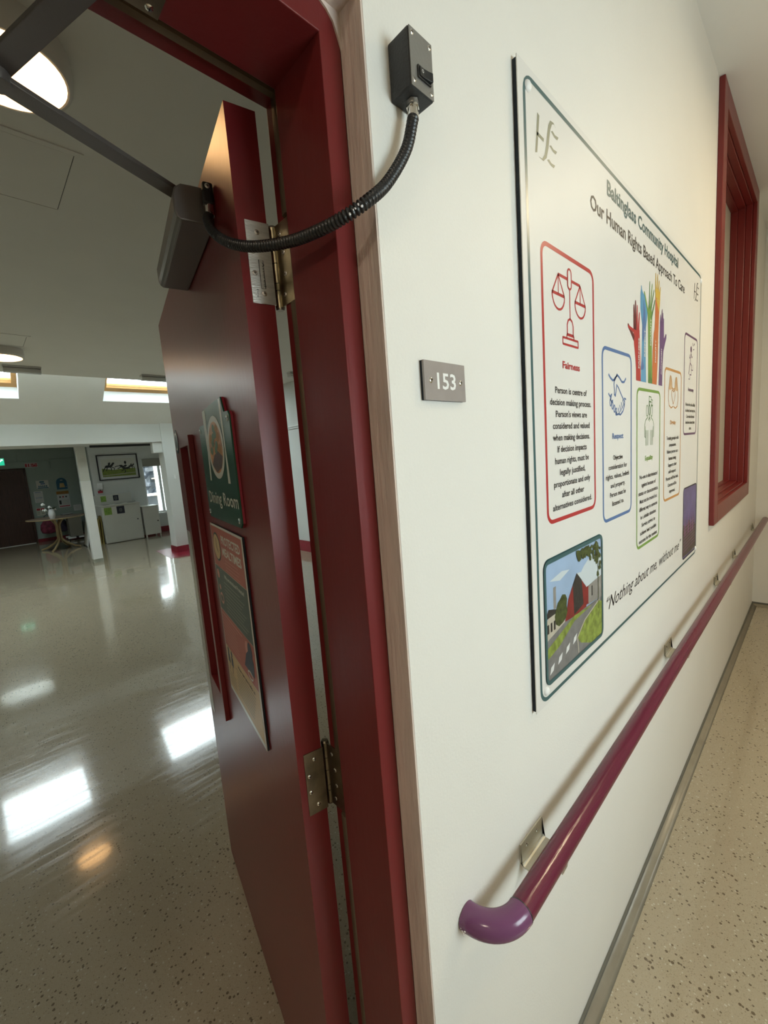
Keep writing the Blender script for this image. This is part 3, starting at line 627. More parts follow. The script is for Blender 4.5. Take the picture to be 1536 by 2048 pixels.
# handshake
b_ = 'pblue'; w3 = .005
sh.stroke([(.426, .703), (.440, .695), (.456, .690), (.472, .692), (.490, .706), (.508, .700), (.528, .690), (.546, .691), (.561, .702)], .006, b_)
sh.stroke([(.490, .704), (.470, .695), (.466, .680), (.470, .664), (.468, .655), (.476, .652), (.482, .664), (.487, .680), (.500, .674), (.525, .655), (.545, .642), (.552, .640)], w3, b_)
sh.stroke([(.424, .656), (.438, .648), (.448, .656), (.440, .640), (.448, .636), (.458, .640)], w3, b_)
for k in range(4):
    a, b = .440+k*.014, .634-k*.0075; sh.stroke([(a+.004*math.cos(t*PI/5)*1.3, b+.009*math.sin(t*PI/5)) for t in range(10)], .0038, b_, 1, True)
for k in range(4):
    a, b = .503+k*.012, .610+k*.0075; sh.stroke([(a-.006, b+.012), (a+.004, b-.004), (a+.010, b+.004)], .004, b_)
sh.stroke([(.552, .640), (.548, .628), (.536, .614), (.516, .604), (.500, .606), (.488, .604), (.478, .612)], w3, b_); sh.stroke([(.545, .648), (.562, .646)], .005, b_)
# equality people
g_ = 'dgreen'
for cx in (.763, .811): sh.stroke([(cx+.0105*math.cos(t*PI/8), .619+.0165*math.sin(t*PI/8)) for t in range(16)], .0033, g_, 1, True)
sh.stroke([(.787+.009*math.cos(t*PI/8), .622+.016*math.sin(t*PI/8)) for t in range(16)], .003, g_, 1, True)
sh.stroke([(.787, .650), (.787, .585)], .003, g_)
for sgn in (-1, 1):
    sh.stroke([(.787+sgn*.016, .600), (.787+sgn*.040, .590), (.787+sgn*.050, .575), (.787+sgn*.050, .540)], .0033, g_)
    sh.stroke([(.787, .600), (.787+sgn*.012, .590)], .003, g_)
    for k in range(4): sh.stroke([(.787+sgn*(.012+.009*k), .560), (.787+sgn*(.012+.009*k), .513)], .0026, g_)
    sh.stroke([(.787+sgn*.050, .541), (.787+sgn*.040, .536), (.787+sgn*.042, .572)], .0026, g_)
sh.stroke([(.783, .664), (.783, .632)], .003, g_); sh.stroke([(.783, .663), (.806, .661), (.806, .646), (.783, .648)], .003, g_); sh.stroke([(.806, .655), (.824, .652), (.818, .644), (.824, .636), (.806, .638), (.806, .646)], .003, g_)
# dignity hands with heart
for sgn in (-1, 1):
    c = 1.086
    hp = [(c+sgn*.004, .640), (c+sgn*.030, .634), (c+sgn*.058, .642), (c+sgn*.070, .662), (c+sgn*.068, .695), (c+sgn*.058, .715), (c+sgn*.050, .738), (c+sgn*.043, .744), (c+sgn*.034, .740), (c+sgn*.022, .722), (c+sgn*.020, .704)]
    sh.poly([(c+sgn*.004, .700), (c+sgn*.020, .704), (c+sgn*.022, .722), (c+sgn*.034, .740), (c+sgn*.043, .744), (c+sgn*.050, .738), (c+sgn*.058, .715), (c+sgn*.068, .700), (c+sgn*.050, .695), (c+sgn*.030, .698)], 'skin')
    sh.stroke(hp+[(c+sgn*.002, .700)], .0045, 'porange', 2)
    sh.stroke([(c+sgn*.040, .740), (c+sgn*.036, .712)], .003, 'porange', 2); sh.stroke([(c+sgn*.052, .730), (c+sgn*.048, .708)], .003, 'porange', 2)
    sh.stroke([(c, .690), (c+sgn*.010, .697), (c+sgn*.022, .694), (c+sgn*.026, .683), (c+sgn*.016, .664), (c, .648)], .004, 'porange', 2)
# autonomy: figure on stairs
p_ = 'ppurple'
sh.stroke([(1.325, .752), (1.345, .752), (1.345, .770), (1.372, .770), (1.372, .790), (1.400, .790), (1.400, .812)], .0035, p_)
sh.ell(1.362, .868, .014, .012, p_); sh.stroke([(1.338, .800), (1.350, .815), (1.352, .838), (1.362, .852), (1.376, .838), (1.386, .842)], .006, p_); sh.stroke([(1.352, .838), (1.338, .832), (1.332, .845)], .005, p_)
sh.stroke([(1.352, .815), (1.372, .806), (1.372, .790)], .006, p_); sh.stroke([(1.338, .800), (1.330, .780), (1.325, .770)], .006, p_)
sh.stroke([(1.400, .885), (1.420, .897), (1.428, .890)], .004, p_); sh.stroke([(1.398, .870), (1.418, .874)], .004, p_); sh.stroke([(1.385, .885), (1.392, .897)], .004, p_)
# five raised arms
def finger(a, b, wa, wb, m, l=2):
    d = Vector((b[0]-a[0], b[1]-a[1])); d.normalize(); q = Vector((-d.y, d.x)); a = Vector(a); b = Vector(b)
    tip = [b-q*wb/2*math.cos(t*PI/5)+d*wb*.9*math.sin(t*PI/5) for t in range(6)]
    sh.poly([tuple(a-q*wa/2)]+[tuple(t) for t in tip]+[tuple(a+q*wa/2)], m, l)
sh.poly([(.651, .7025), (.695, .7025), (.693, .745), (.690, .790), (.684, .845), (.640, .850), (.626, .838), (.632, .800), (.644, .765), (.650, .735)], 'pred')
finger((.634, .815), (.584, .842), .016, .010, 'dred', 1.5); finger((.630, .835), (.585, .840), .010, .008, 'pred', 2)
for a, b, m in (((.634, .84), (.631, .898), 'dred'), ((.645, .84), (.645, .912), 'dred'), ((.658, .84), (.660, .902), 'pred'), ((.672, .84), (.680, .886), 'pred')): finger(a, b, .016, .009, m)
sh.poly([(.695, .7025), (.751, .7025), (.746, .760), (.745, .860), (.756, .885), (.764, .918), (.752, .928), (.740, .945), (.712, .955), (.699, .966), (.691, .950), (.690, .905), (.698, .885), (.709, .860), (.705, .810), (.703, .760)], 'lblue', 1.2)
sh.poly([(.722, .935), (.735, .910), (.744, .872), (.742, .840), (.712, .815), (.709, .860), (.718, .890)], 'pblue', 2); sh.poly([(.695, .735), (.705, .775), (.728, .748), (.722, .738)], 'pblue', 2)
finger((.702, .93), (.700, .963), .014, .008, 'lblue', 2)
sh.poly([(.771, .7025), (.815, .7025), (.812, .780), (.806, .860), (.812, .905), (.800, .925), (.772, .930), (.762, .905), (.768, .860), (.770, .780)], 'pgreen', 1.6)
sh.poly([(.771, .7025), (.815, .7025), (.8145, .716), (.800, .722), (.790, .752), (.778, .72)], 'dgreen', 2.2)
finger((.768, .905), (.730, .954), .014, .008, 'pgreen', 2); finger((.778, .92), (.783, .994), .011, .006, 'dgreen', 2); finger((.789, .92), (.808, .992), .010, .006, 'pgreen', 2); finger((.796, .92), (.828, .980), .010, .006, 'dgreen', 2); finger((.800, .895), (.838, .952), .013, .006, 'dgreen', 2)
sh.poly([(.816, .7025), (.866, .7025), (.876, .780), (.882, .865), (.888, .925), (.898, .960), (.845, .965), (.842, .900), (.838, .868), (.828, .855), (.818, .800), (.816, .750)], 'org', 1.8)
sh.poly([(.843, .965), (.898, .962), (.899, .990), (.880, .990), (.866, .995), (.845, .990)], 'yel', 2.4); sh.poly([(.850, .962), (.896, .962), (.889, .925), (.868, .945)], 'yel', 2.4)
for a, b in (((.848, .98), (.845, 1.030)), ((.862, .98), (.868, 1.032)), ((.876, .98), (.886, 1.018)), ((.890, .97), (.900, 1.001))): finger(a, b, .014, .007, 'yel', 2.6)
sh.poly([(.889, .7025), (.933, .7025), (.936, .770), (.945, .815), (.962, .838), (.980, .860), (.982, .872), (.972, .874), (.950, .856), (.948, .905), (.900, .905), (.897, .850), (.896, .780)], 'vio', 1.4)
for a, b in (((.904, .895), (.907, .918)), ((.916, .895), (.925, .938)), ((.930, .895), (.935, .928)), ((.941, .895), (.944, .912))): finger(a, b, .013, .008, 'vio')
for t, u, v0, ln in (('FAIRNESS', .6755, .780, .085), ('RESPECT', .7325, .815, .078), ('EQUALITY', .7935, .855, .080), ('DIGNITY', .8485, .805, .070), ('AUTONOMY', .918, .780, .085)):
    vs, fs = glyphs(t, .03, 0); x0 = min(v[0] for v in vs); x1 = max(v[0] for v in vs); s2 = ln/(x1-x0); cs_ = .0105/CAPH
    mb.add([sh.P(u-(v[1]*cs_)+.005, v0-ln/2+(v[0]-x0)*s2, .0009) for v in vs], fs, 'board')
# building picture
sh.poly(rr(.043, .036, .371, .309, .022), 'teal')
q0, q1, r0, r1 = .051, .363, .046, .297
sh.rect(q0, r0, q1, r1, 'psky', 2)
sh.poly([(.20, .22), (.25, .25), (.30, .27), (.363, .25), (.363, .20), (.28, .19)], 'psky2', 2.5); sh.poly([(.07, .26), (.12, .25), (.17, .262), (.13, .268)], 'psky2', 2.5)
sh.poly([(q0, .178), (.075, .190), (.100, .187), (.140, .175), (.141, .150), (.10, .140), (q0, .135)], 'pwall', 3)
sh.poly([(q0, .190), (.062, .202), (.085, .196), (.105, .190), (.105, .184), (q0, .183)], 'pdark', 3.2)
for u in (.055, .070, .085): sh.rect(u, .150, u+.008, .170, 'pdark', 3.5)
sh.rect(.086, .195, .099, .243, 'pgrey', 2.8)
sh.poly([(.094, .160), (.090, .178), (.098, .192), (.106, .204), (.118, .208), (.130, .216), (.145, .212), (.153, .200), (.150, .184), (.155, .172), (.146, .158), (.128, .152), (.110, .150)], 'ptree', 4.6)
sh.poly([(.141, .150), (.160, .196), (.208, .244), (.262, .198), (.262, .148), (.200, .146)], 'pbarn', 4.5)
sh.poly([(.185, .222), (.208, .244), (.235, .222), (.245, .160), (.190, .150)], 'pdark', 5)
sh.poly([(.208, .244), (.300, .232), (.340, .208), (.266, .197)], 'psky2', 4.8)
sh.poly([(.272, .196), (.363, .202), (.363, .145), (.272, .150)], 'pgrey', 4.8); sh.rect(.255, .152, .275, .196, 'pbarn', 5.4); sh.rect(.295, .165, .302, .190, 'pdark', 5.4)
sh.poly([(q0, .135), (.141, .150), (.363, .145), (q1, r0), (q0, r0)], 'proad', 4.2)
sh.poly([(q0, .095), (.11, .105), (.19, .135), (.30, .142), (.19, .148), (q0, .118)], 'pgrass', 5)
sh.poly([(.205, .091), (.25, .115), (.34, .140), (.363, .132), (.363, r0), (.29, r0), (.225, .070)], 'pgrass', 5); sh.stroke([(.212, .050), (.206, .090), (.25, .118), (.345, .142)], .004, 'pwall', 6)
for k in range(4): u = .06+k*.040; sh.poly([(u, .058+k*.008), (u+.018, .063+k*.008), (u+.024, .078+k*.008), (u+.006, .073+k*.008)], 'paper', 6)
rnd = random.Random(11)
for k in range(95):
    u = rnd.uniform(.21, .36); v = rnd.uniform(.30-.25*(u-.20)*1.0-.02, .292)
    if u > .33 and k % 2: v = rnd.uniform(.19, .29)
    u = min(u, .352); sz = rnd.uniform(.005, .011); an = rnd.uniform(0, PI); sh.poly([(u+sz*math.cos(an+t*PI/3)*rnd.uniform(.5, 1), min(.296, v+sz*math.sin(an+t*PI/3)*rnd.uniform(.5, 1.1))) for t in range(6)], 'ptree', 7+k*.02)
sh.stroke([(.340, .290), (.338, .12)], .003, 'ptree', 7); sh.rrect(.0475, .042, .367, .3025, .015, .009, 'teal', 8.5)
# night picture
sh.poly(rr(1.268, .030, 1.513, .322, .018), 'pn1', 1.5)
sh.poly([(1.272, .040), (1.509, .036), (1.509, .140), (1.46, .165), (1.42, .150), (1.38, .185), (1.33, .160), (1.272, .175)], 'pn2', 2)
for u in (1.30, 1.36, 1.41, 1.45): sh.poly([(u, .12), (u+.012, .13), (u+.006, .24)], 'pn3', 2.4); sh.poly([(u+.01, .12), (u+.035, .125), (u+.022, .20)], 'pn2', 2.6)
for k in range(9): sh.stroke([(1.28, .06+.013*k), (1.50, .07+.013*k)], .0018, 'pn3', 2.8)
sh.rrect(1.269, .031, 1.513, .322, .018, .005, 'ink', 3.2)
# slogan, slanting script
sh.text('\u201cNothing about me, without me\u201d', .822, .091, .84, .036, 'ink', 2, shear=.45)
mb.build('printed_artwork', po)
for u, v in ((.035, 1.157), (1.517, 1.158), (.044, .031), (1.513, .031)):
    MB().dome((u, -.0102, v), (0, -1, 0), .0095, .006, 'white', 18, 4).build('screw_cap', po)

# handrail
hr = empty('handrail', (.497, 0, .771)); tag(hr, 'maroon tubular handrail with purple elbow end along the corridor wall', 'handrail')
r = .0213; yc = -.066
MB().cyl((.0665, yc, 0), (XE-.497-.002, yc, 0), r, 'magenta', 36).build('rail_tube', hr)
mb = MB(); pth = [(.066-.066*math.sin(t*PI/2/16), -.066*(1-0)+.066*(1-math.cos(t*PI/2/16)), 0) for t in range(17)]
pth = [(.066-.066*math.sin(t*PI/32), -.066*math.cos(t*PI/32), 0) for t in range(17)]
pth = [(x, min(y, -.0006), z) for x, y, z in pth]; mb.tube(pth, r*1.04, 'purple', 36); el = mb.build('elbow', hr); el['label'] = 'glossy purple elbow'
MB().cyl((.0655, yc, 0), (.0675, yc, 0), r*1.045, 'black', 36).build('joint_ring', hr)
mb = MB(); rnd = random.Random(4)
for k in range(9): an = rnd.uniform(-.5, .5); mb.dome((-.0235+.004*rnd.uniform(-.5, .5)+.003, -.010+.006*rnd.uniform(-1, 1), -.006+.006*rnd.uniform(-1, 1)), (-1, -.3, -.2), .0016, .0012, 'tape', 6, 2)
mb.build('paint_chip', el)
for x in (.727, 1.84, 2.88, 3.55, 4.58):
    mb = MB(); X = x-.497; zt, zb = -.006, -.054
    mb.prism([(-.0005, zt), (-.0035, zt), (-.0035, zb+.005), (-.006, zb+.0015), (-.010, zb), (-.066, zb), (-.066, zb+.003), (-.0105, zb+.003), (-.0075, zb+.0045), (-.0065, zb+.007), (-.0005, zb+.007)], X-.046, X+.046, 'x', 'brkt' if 'brkt' in M else 'steel')
    mb.box(X-.012, yc-.006, zb+.003, X+.012, yc+.006, -r+.001, 'steel')
    br = mb.build('bracket', hr)
    for sx in (-.022, .022): screw(br, (X+sx, -.0036, -.022), (0, -1, 0), .004, 'chrome')

# ================================================================== SIGNS ON THE DOOR
def door_empty(name, s, z): o = empty(name, (A @ Vector((s, 0, z)))[:]); o.rotation_euler = (0, 0, TH); return o
# sheet coords on door: u runs towards the hinge (-s), v up
dn = door_empty('dining_room_sign', .311, 1.442); tag(dn, 'dark green Dining Room sign with a plate of food on the red door', 'sign')
def q(s, z): return (s-.30, z-1.445)
mb = MB(); out = [q(.140, 1.455), q(.150, 1.446), q(.450, 1.446), q(.460, 1.455), q(.460, 1.655), q(.452, 1.664), q(.392, 1.664), q(.392, 1.694), q(.196, 1.696), q(.180, 1.666), q(.148, 1.664), q(.140, 1.656)]
mb.prism(out, .0006, .0050, 'y', 'redv'); mb.build('backing', dn)
mb = MB(); mb.prism([(x*.995, z) for x, z in out], .0051, .0080, 'y', 'sgreen'); mb.build('panel', dn)
mb = MB(); sh = Sheet(mb, (0, .0080, 0), (-1, 0, 0), (0, 0, 1), (0, 1, 0)); sh.e = .0003
def su(s): return .30-s
def sv(z): return z-1.445
sh.poly([(su(.392), sv(1.664)), (su(.392), sv(1.692)), (su(.360), sv(1.692)), (su(.365), sv(1.60)), (su(.378), sv(1.535)), (su(.392), sv(1.535)), (su(.385), sv(1.60))], 'scream')
sh.poly([(su(.215), sv(1.694)), (su(.198), sv(1.694)), (su(.196), sv(1.60)), (su(.190), sv(1.530)), (su(.210), sv(1.530)), (su(.206), sv(1.60))], 'scream')
sh.ell(su(.290), sv(1.605), .079, .066, 'scream', 1.5, 40); sh.ell(su(.290), sv(1.605), .066, .054, 'food1', 2, 36)
sh.poly([(su(.34), sv(1.57)), (su(.30), sv(1.553)), (su(.25), sv(1.562)), (su(.23), sv(1.585)), (su(.27), sv(1.597)), (su(.31), sv(1.59))], 'food2', 3)
for k, (s_, z_) in enumerate(((.29, 1.645), (.28, 1.632), (.30, 1.628), (.275, 1.61), (.285, 1.6), (.33, 1.60), (.31, 1.615))): sh.ell(su(s_), sv(z_), .014, .009, 'food3', 3+k*.1, 7)
for k, (s_, z_) in enumerate(((.255, 1.625), (.250, 1.60), (.325, 1.625), (.265, 1.640))): sh.ell(su(s_), sv(z_), .016, .011, 'orangen', 2.6+k*.1, 9)
sh.text('Dining Room', su(.290), sv(1.483), .285, .0265, 'scream', 1.5, bold=.012)
mb.build('printed_artwork', dn)
for s_, z_ in ((.156, 1.652), (.157, 1.459), (.447, 1.459), (.447, 1.652)): screw(dn, (s_-.30, .0082, z_-1.445), (0, 1, 0), .006, 'chrome', 'screw')

mt = door_empty('mealtimes_sign', .34, .970); tag(mt, 'protected mealtimes notice board in red, green and tan on the red door', 'notice')
MB().box(-.160, .0006, .0, .160, .0050, .4525, 'foam').build('backing', mt)
MB().box(-.1605, .0051, .0, .1605, .0064, .4525, 'scream').build('panel', mt)
mb = MB(); sh = Sheet(mb, (-.0, .0064, 0), (-1, 0, 0), (0, 0, 1), (0, 1, 0)); sh.e = .0003
L0, L1 = -.155, .155
sh.rect(L0, .346, L1, .448, 'mred'); sh.rect(L0, .228, L1, .345, 'mgreen'); sh.rect(L0, .128, L1, .227, 'mred', 1); sh.rect(L0, .012, L1, .127, 'mtan')
sh.ell(-.102, .398, .043, .036, 'mgreen', 2, 30); sh.ell(-.102, .398, .038, .031, 'mtan', 3, 30); sh.stroke([(-.102, .420), (-.102, .397), (-.088, .385)], .004, 'mgreen', 4)
sh.text('PROTECTED', .048, .414, .180, .0185, 'scream', 2, bold=.03); sh.text('MEALTIMES', .048, .386, .180, .0185, 'scream', 2, bold=.03)
for k in range(4): sh.rect(-.02-.01*(k % 2), .376-k*.008, .10+.01*(k % 2), .3772-k*.008, 'mpink', 2)
sh.ell(-.128, .325, .014, .012, 'mpink', 2); sh.ell(-.125, .290, .010, .007, 'mpink', 2); sh.stroke([(-.118+.018*math.cos(t*PI/8), .262+.012*math.sin(t*PI/8)) for t in range(16)], .006, 'mpink', 2, True)
sh.text('Why we introduced Protected', .035, .326, .185, .009, 'scream', 2, bold=.02)
for k in range(9): sh.rect(-.07, .313-k*.009, .085+.05*((k*37) % 10)/10, .3145-k*.009, 'greylab', 2)
sh.rect(-.145, .216, .06, .219, 'mpink', 2)
for k in range(8): sh.rect(-.145, .207-k*.009, .02-.03*((k*29) % 10)/10, .2085-k*.009, 'mpink', 2)
sh.ell(.098, .200, .020, .020, 'mpink', 2); sh.poly([(.055, .150), (.135, .150), (.140, .185), (.115, .208), (.080, .186)], 'mblue', 3); sh.ell(.118, .205, .018, .018, 'mblue', 2.5); sh.stroke([(.10+.02*math.cos(t*PI/8), .143+.008*math.sin(t*PI/8)) for t in range(16)], .004, 'scream', 4, True)
for u in (-.130, -.095): sh.ell(u, .118, .009, .008, 'mblue', 2); sh.poly([(u-.012, .085), (u+.012, .085), (u+.010, .110), (u-.010, .110)], 'mblue', 2); sh.stroke([(u, .085), (u-.008, .062)], .004, 'mblue', 2)
sh.text('How can you help us', .045, .106, .15, .009, 'ink', 2, bold=.02)
for k in range(8): sh.rect(-.055, .096-k*.009, .12-.05*((k*31) % 10)/10, .0976-k*.009, 'mgreen', 2)
for k in range(4): sh.rect(-.145, .055-k*.009, -.075, .0566-k*.009, 'mgreen', 2)
mb.build('printed_artwork', mt)

# ================================================================== DINING ROOM THINGS
# round ceiling lamps
cl = empty('ceiling_lamp', (.255, 1.41, 2.9)); tag(cl, 'round glowing ceiling lamp nearest the doorway, partly behind the closer arm', 'ceiling lamp', 'round ceiling lamps in the dining room')
mb = MB(); mb.lathe((0, 0, -.085), [(.165, 0), (.176, .006), (.180, .03), (.176, .085)], 'lampr', 40); mb.build('lamp_rim', cl)
mb = MB(); mb.lathe((0, 0, -.10), [(.02, 0), (.09, .002), (.14, .008), (.160, .0155)], 'lampd', 40); mb.build('lamp_diffuser', cl)
c2 = copy_tree(cl); c2.location = (.40, 5.36, 2.9); c2['label'] = 'round glowing ceiling lamp further off, above the skylights at the left edge'
# emergency luminaires
el = empty('emergency_light', (.61, 6.12, 2.9)); tag(el, 'slim grey emergency light box on the ceiling, left of the two', 'light fitting', 'slim ceiling light boxes')
MB().box(-.175, -.055, -.02, .175, .055, 0, 'clearp').build('base_plate', el, bevel=.004)
MB().prism(rr(-.045, -.075, .045, -.0205, .02), -.170, .170, 'x', 'clearp', True).build('cover', el)
e2 = copy_tree(el); e2.location = (2.03, 6.12, 2.9); e2['label'] = 'slim grey emergency light box on the ceiling beside the open red door'
e3 = copy_tree(el); e3.location = (3.78, 5.2, 2.9); e3['label'] = 'slim ceiling light box glimpsed through the gap at the door hinge'
# picture
pc = empty('picture', (2.685, 11.9, 1.79)); tag(pc, 'black framed racehorse print on the far wall above the white bins', 'picture')
mb = MB(); w2, h2, t = .445, .31, .022
mb.box(-w2, -.03, -h2, -w2+t, -.001, h2, 'ink').box(w2-t, -.03, -h2, w2, -.001, h2, 'ink').box(-w2+t, -.03, -h2, w2-t, -.001, -h2+t, 'ink').box(-w2+t, -.03, h2-t, w2-t, -.001, h2, 'ink'); mb.build('picture_frame', pc)
mb = MB(); mb.box(-w2+t, -.012, -h2+t, w2-t, -.002, h2-t, 'paper'); sh = Sheet(mb, (0, -.012, 0), (1, 0, 0), (0, 0, 1), (0, -1, 0)); sh.e = .001
sh.rect(-.36, -.23, .37, .21, 'scream'); sh.poly([(-.36, -.23), (.37, -.23), (.37, -.05), (.1, -.04), (-.1, -.07), (-.36, -.02)], 'pgrass', 2); sh.poly([(-.36, -.205), (.37, -.165), (.37, -.15), (-.36, -.19)], 'pwall', 3)
def horse(u, v, s, tilt):
    def R2(p): c, si = math.cos(tilt), math.sin(tilt); return (u+(p[0]*c-p[1]*si)*s, v+(p[0]*si+p[1]*c)*s)
    sh.poly([R2(p) for p in ((-.5, 0), (-.3, .18), (.2, .16), (.45, .42), (.65, .40), (.62, .28), (.42, .05), (.2, -.12), (-.35, -.12))], 'pdark', 4)
    for a, b in ((-.4, -.65), (-.2, -.3), (.2, .55), (.1, .2)): sh.stroke([R2((a, -.05)), R2((b, -.3)), R2((b-.1, -.5))], .09*s, 'pdark', 4.5)
    sh.poly([R2(p) for p in ((-.1, .15), (.0, .45), (.2, .5), (.2, .2))], 'pdark', 5)
horse(-.2, .02, .20, .1); horse(.10, -.02, .20, -.7); horse(.28, -.0, .13, .1); sh.ell(.16, .10, .025, .04, 'pdark', 5)
mb.build('print', pc)
# soap dispenser
sd = empty('sanitiser_dispenser', (2.215, 11.9, 1.18)); tag(sd, 'white wall dispenser with a red label above the white bins', 'dispenser')
MB().prism([(-.0005, .085), (-.0005, .25), (-.09, .25), (-.10, .20), (-.08, .10)], -.055, .055, 'x', 'white').build('dispenser_body', sd, bevel=.008)
MB().box(-.045, -.012, 0, .055, -.0005, .06, 'redn').build('label_plate', sd)
MB().cyl((0, -.05, .085), (0, -.05, .06), .012, 'dgrey').build('nozzle', sd)
# recycling cabinet
rc = empty('recycling_cabinet', (2.46, 11.2, 0)); tag(rc, 'wide white recycling cabinet with three round holes and green and navy labels', 'bin')
hx = .40
MB().box(-hx, .0, .01, hx, .66, .875, 'cabw').build('cabinet_body', rc, bevel=.004)
MB().box(-hx+.02, -.012, .03, hx-.012, -.0005, .86, 'cabw').build('door', rc, bevel=.003)
MB().box(-hx-.012, -.015, .876, hx+.012, .66, .900, 'cabw').build('worktop', rc, bevel=.003)
mb = MB(); mb.box(-hx, .64, .901, hx, .66, 1.13, 'cabw').box(hx-.005, .35, .901, hx+.012, .64, .93, 'cabw'); mb.build('splashback', rc, bevel=.003)
for cx in (-.25, .02, .28):
    mb = MB(); mb.lathe((cx, .30, .9002), [(.085, .0), (.085, .0015), (.001, .0016)], 'black', 28); mb.build('waste_hole', rc)
for nm, x0, x1, z0, z1, y, m in (('label_plate', -.355, -.205, .68, .88-.03, -.0125, 'lime'), ('label_plate', -.10, .06, .68, .875-.02, -.0125, 'navy'), ('label_plate', -.27, -.155, .965, 1.10, .638, 'lime'), ('label_plate', -.005, .11, .965, 1.10, .638, 'navy')):
    mb = MB(); mb.box(x0, y-.002, z0, x1, y, z1, m); sh = Sheet(mb, (0, y-.002, 0), (1, 0, 0), (0, 0, 1), (0, -1, 0))
    cx, cz = (x0+x1)/2, (z0+z1)/2; mm = 'dgreen' if m == 'lime' else 'greylab'
    if m == 'lime':
        for k in range(3): a = k*2*PI/3+.5; sh.stroke([(cx+.035*math.cos(a+t*.4), cz+.035*math.sin(a+t*.4)) for t in range(4)], .008, mm)
    else: sh.rrect(cx-.022, cz-.035, cx+.022, cz+.03, .006, .006, mm); sh.stroke([(cx, cz-.02), (cx, cz+.015)], .006, mm)
    o = mb.build(nm, rc); o['label'] = 'green recycling label' if m == 'lime' else 'navy waste label'
MB().cyl((.31, -.0125, .50), (.31, -.03, .50), .014, 'black').build('lock', rc)
# narrow cabinet
nc = empty('pedal_bin_cabinet', (3.08, 11.2, 0)); tag(nc, 'narrow white cabinet on short feet right of the recycling cabinet', 'cabinet')
MB().box(-.18, 0, .06, .18, .42, .755, 'cabw').build('cabinet_body', nc, bevel=.004)
MB().box(-.19, -.015, .756, .19, .43, .775, 'cabw').build('top', nc, bevel=.003)
MB().box(-.165, -.010, .075, .175, -.0005, .745, 'cabw').build('door', nc, bevel=.002)
MB().cyl((.13, -.0105, .385), (.13, -.028, .385), .014, 'black').build('knob', nc)
for x, y in ((-.16, .02), (.16, .02), (-.16, .40), (.16, .40)): MB().box(x-.014, y-.014, 0, x+.014, y+.014, .0595, 'cabw').build('leg', nc)
# yellow boards and dark bin beside cabinet
for k, (x, rz, lb) in enumerate(((2.015, .05, 'yellow folded board leaning by the recycling cabinet, nearer the cabinet'), (1.965, .12, 'yellow folded board leaning behind the white column'))):
    o = empty('folded_floor_sign', (x, 11.42+.04*k, 0), rz); o.rotation_euler = (0, .0, rz); tag(o, lb, 'floor sign', 'yellow folded boards beside the cabinet')
    MB().prism([(-.012, 0), (.010, 0), (.028, .66-.06*k), (.020, .66-.06*k)], -.13, .13, 'y', 'yellow').build('board', o); MB().box(.016, -.05, .661-.06*k, .032, .05, .675-.06*k, 'black').build('grip', o)
lb = empty('leaning_board', (1.80, 11.55, 0)); tag(lb, 'white board with black edge leaning behind the white column', 'board')
mb = MB(); mb.prism([(-.10, .0), (-.085, .0), (.02, .62), (.005, .62)], -.22, .22, 'y', 'white'); mb.build('board', lb); MB().box(-.11, -.22, 0, -.101, .22, .02, 'black').build('edge_strip', lb)
# round table
tb = empty('round_table', (1.27, 11.75, 0)); tag(tb, 'round wooden dining table with curved pedestal legs by the sage wall', 'table')
mb = MB(); mb.lathe((0, 0, .715), [(.50, 0), (.545, .006), (.55, .016), (.548, .0245)], 'table', 48); mb.lathe((0, 0, .7396), [(.535, 0), (.53, .0012), (.01, .0013)], 'ttop', 48); mb.build('table_top', tb)
for k in range(4):
    a = PI/4+k*PI/2+.25; pts_ = []
    for t in range(15):
        f = t/14; z = .70-.70*f if f < .001 else .70*(1-f)**1.0
        rr_ = .035+.36*max(0, (f-.62)/.38)**1.7+.09*max(0, (.22-f)/.22)**1.5; pts_.append((rr_*math.cos(a), rr_*math.sin(a), max(.022, .705*(1-f))))
    MB().tube(pts_, .022, 'table', 10).build('leg', tb)
MB().box(-.16, -.16, .70, .16, .16, .7145, 'table').build('mounting_plate', tb)
# vase and flowers
va = empty('flower_vase', (1.165, 11.40, .742)); tag(va, 'white vase of white flowers standing on the round wooden table', 'vase')
mb = MB(); mb.lathe((0, 0, 0), [(.045, 0), (.05, .02), (.062, .07), (.066, .11), (.055, .16), (.045, .19), (.052, .21), (.048, .212)], 'ceramic', 24); mb.build('vase_body', va)
rnd = random.Random(9)
for k, (x, z, s) in enumerate(((-.125, .34, .045), (-.02, .27, .042), (-.10, .215, .035), (.065, .215, .033), (-.14, .22, .022))):
    yy = rnd.uniform(-.03, .03); m_ = MB(); m_.tube([(0, 0, .19), (x*.5, yy*.5, .19+(z-.19)*.6), (x, yy, z-.01)], .004, 'leafg', 6); m_.build('stem', va)
    m_ = MB()
    for j in range(9):
        an = j*2.4; ra = s*.55*math.sqrt(j/9); m_.dome((x+ra*math.cos(an), yy+ra*math.sin(an), z-.004*j), (math.cos(an)*.6, math.sin(an)*.6, 1), s*.5, s*.5, 'flower', 8, 3)
    m_.build('flower', va)
m_ = MB()
for k in range(7):
    an = k*.9; d = Vector((math.cos(an), math.sin(an)*.5, .5)); p = Vector((0, 0, .2)); m_.tube([p, p+d*.05, p+d*.11], .01, 'leafg', 5, True, [.003, .016, .002])
m_.build('leaves', va)
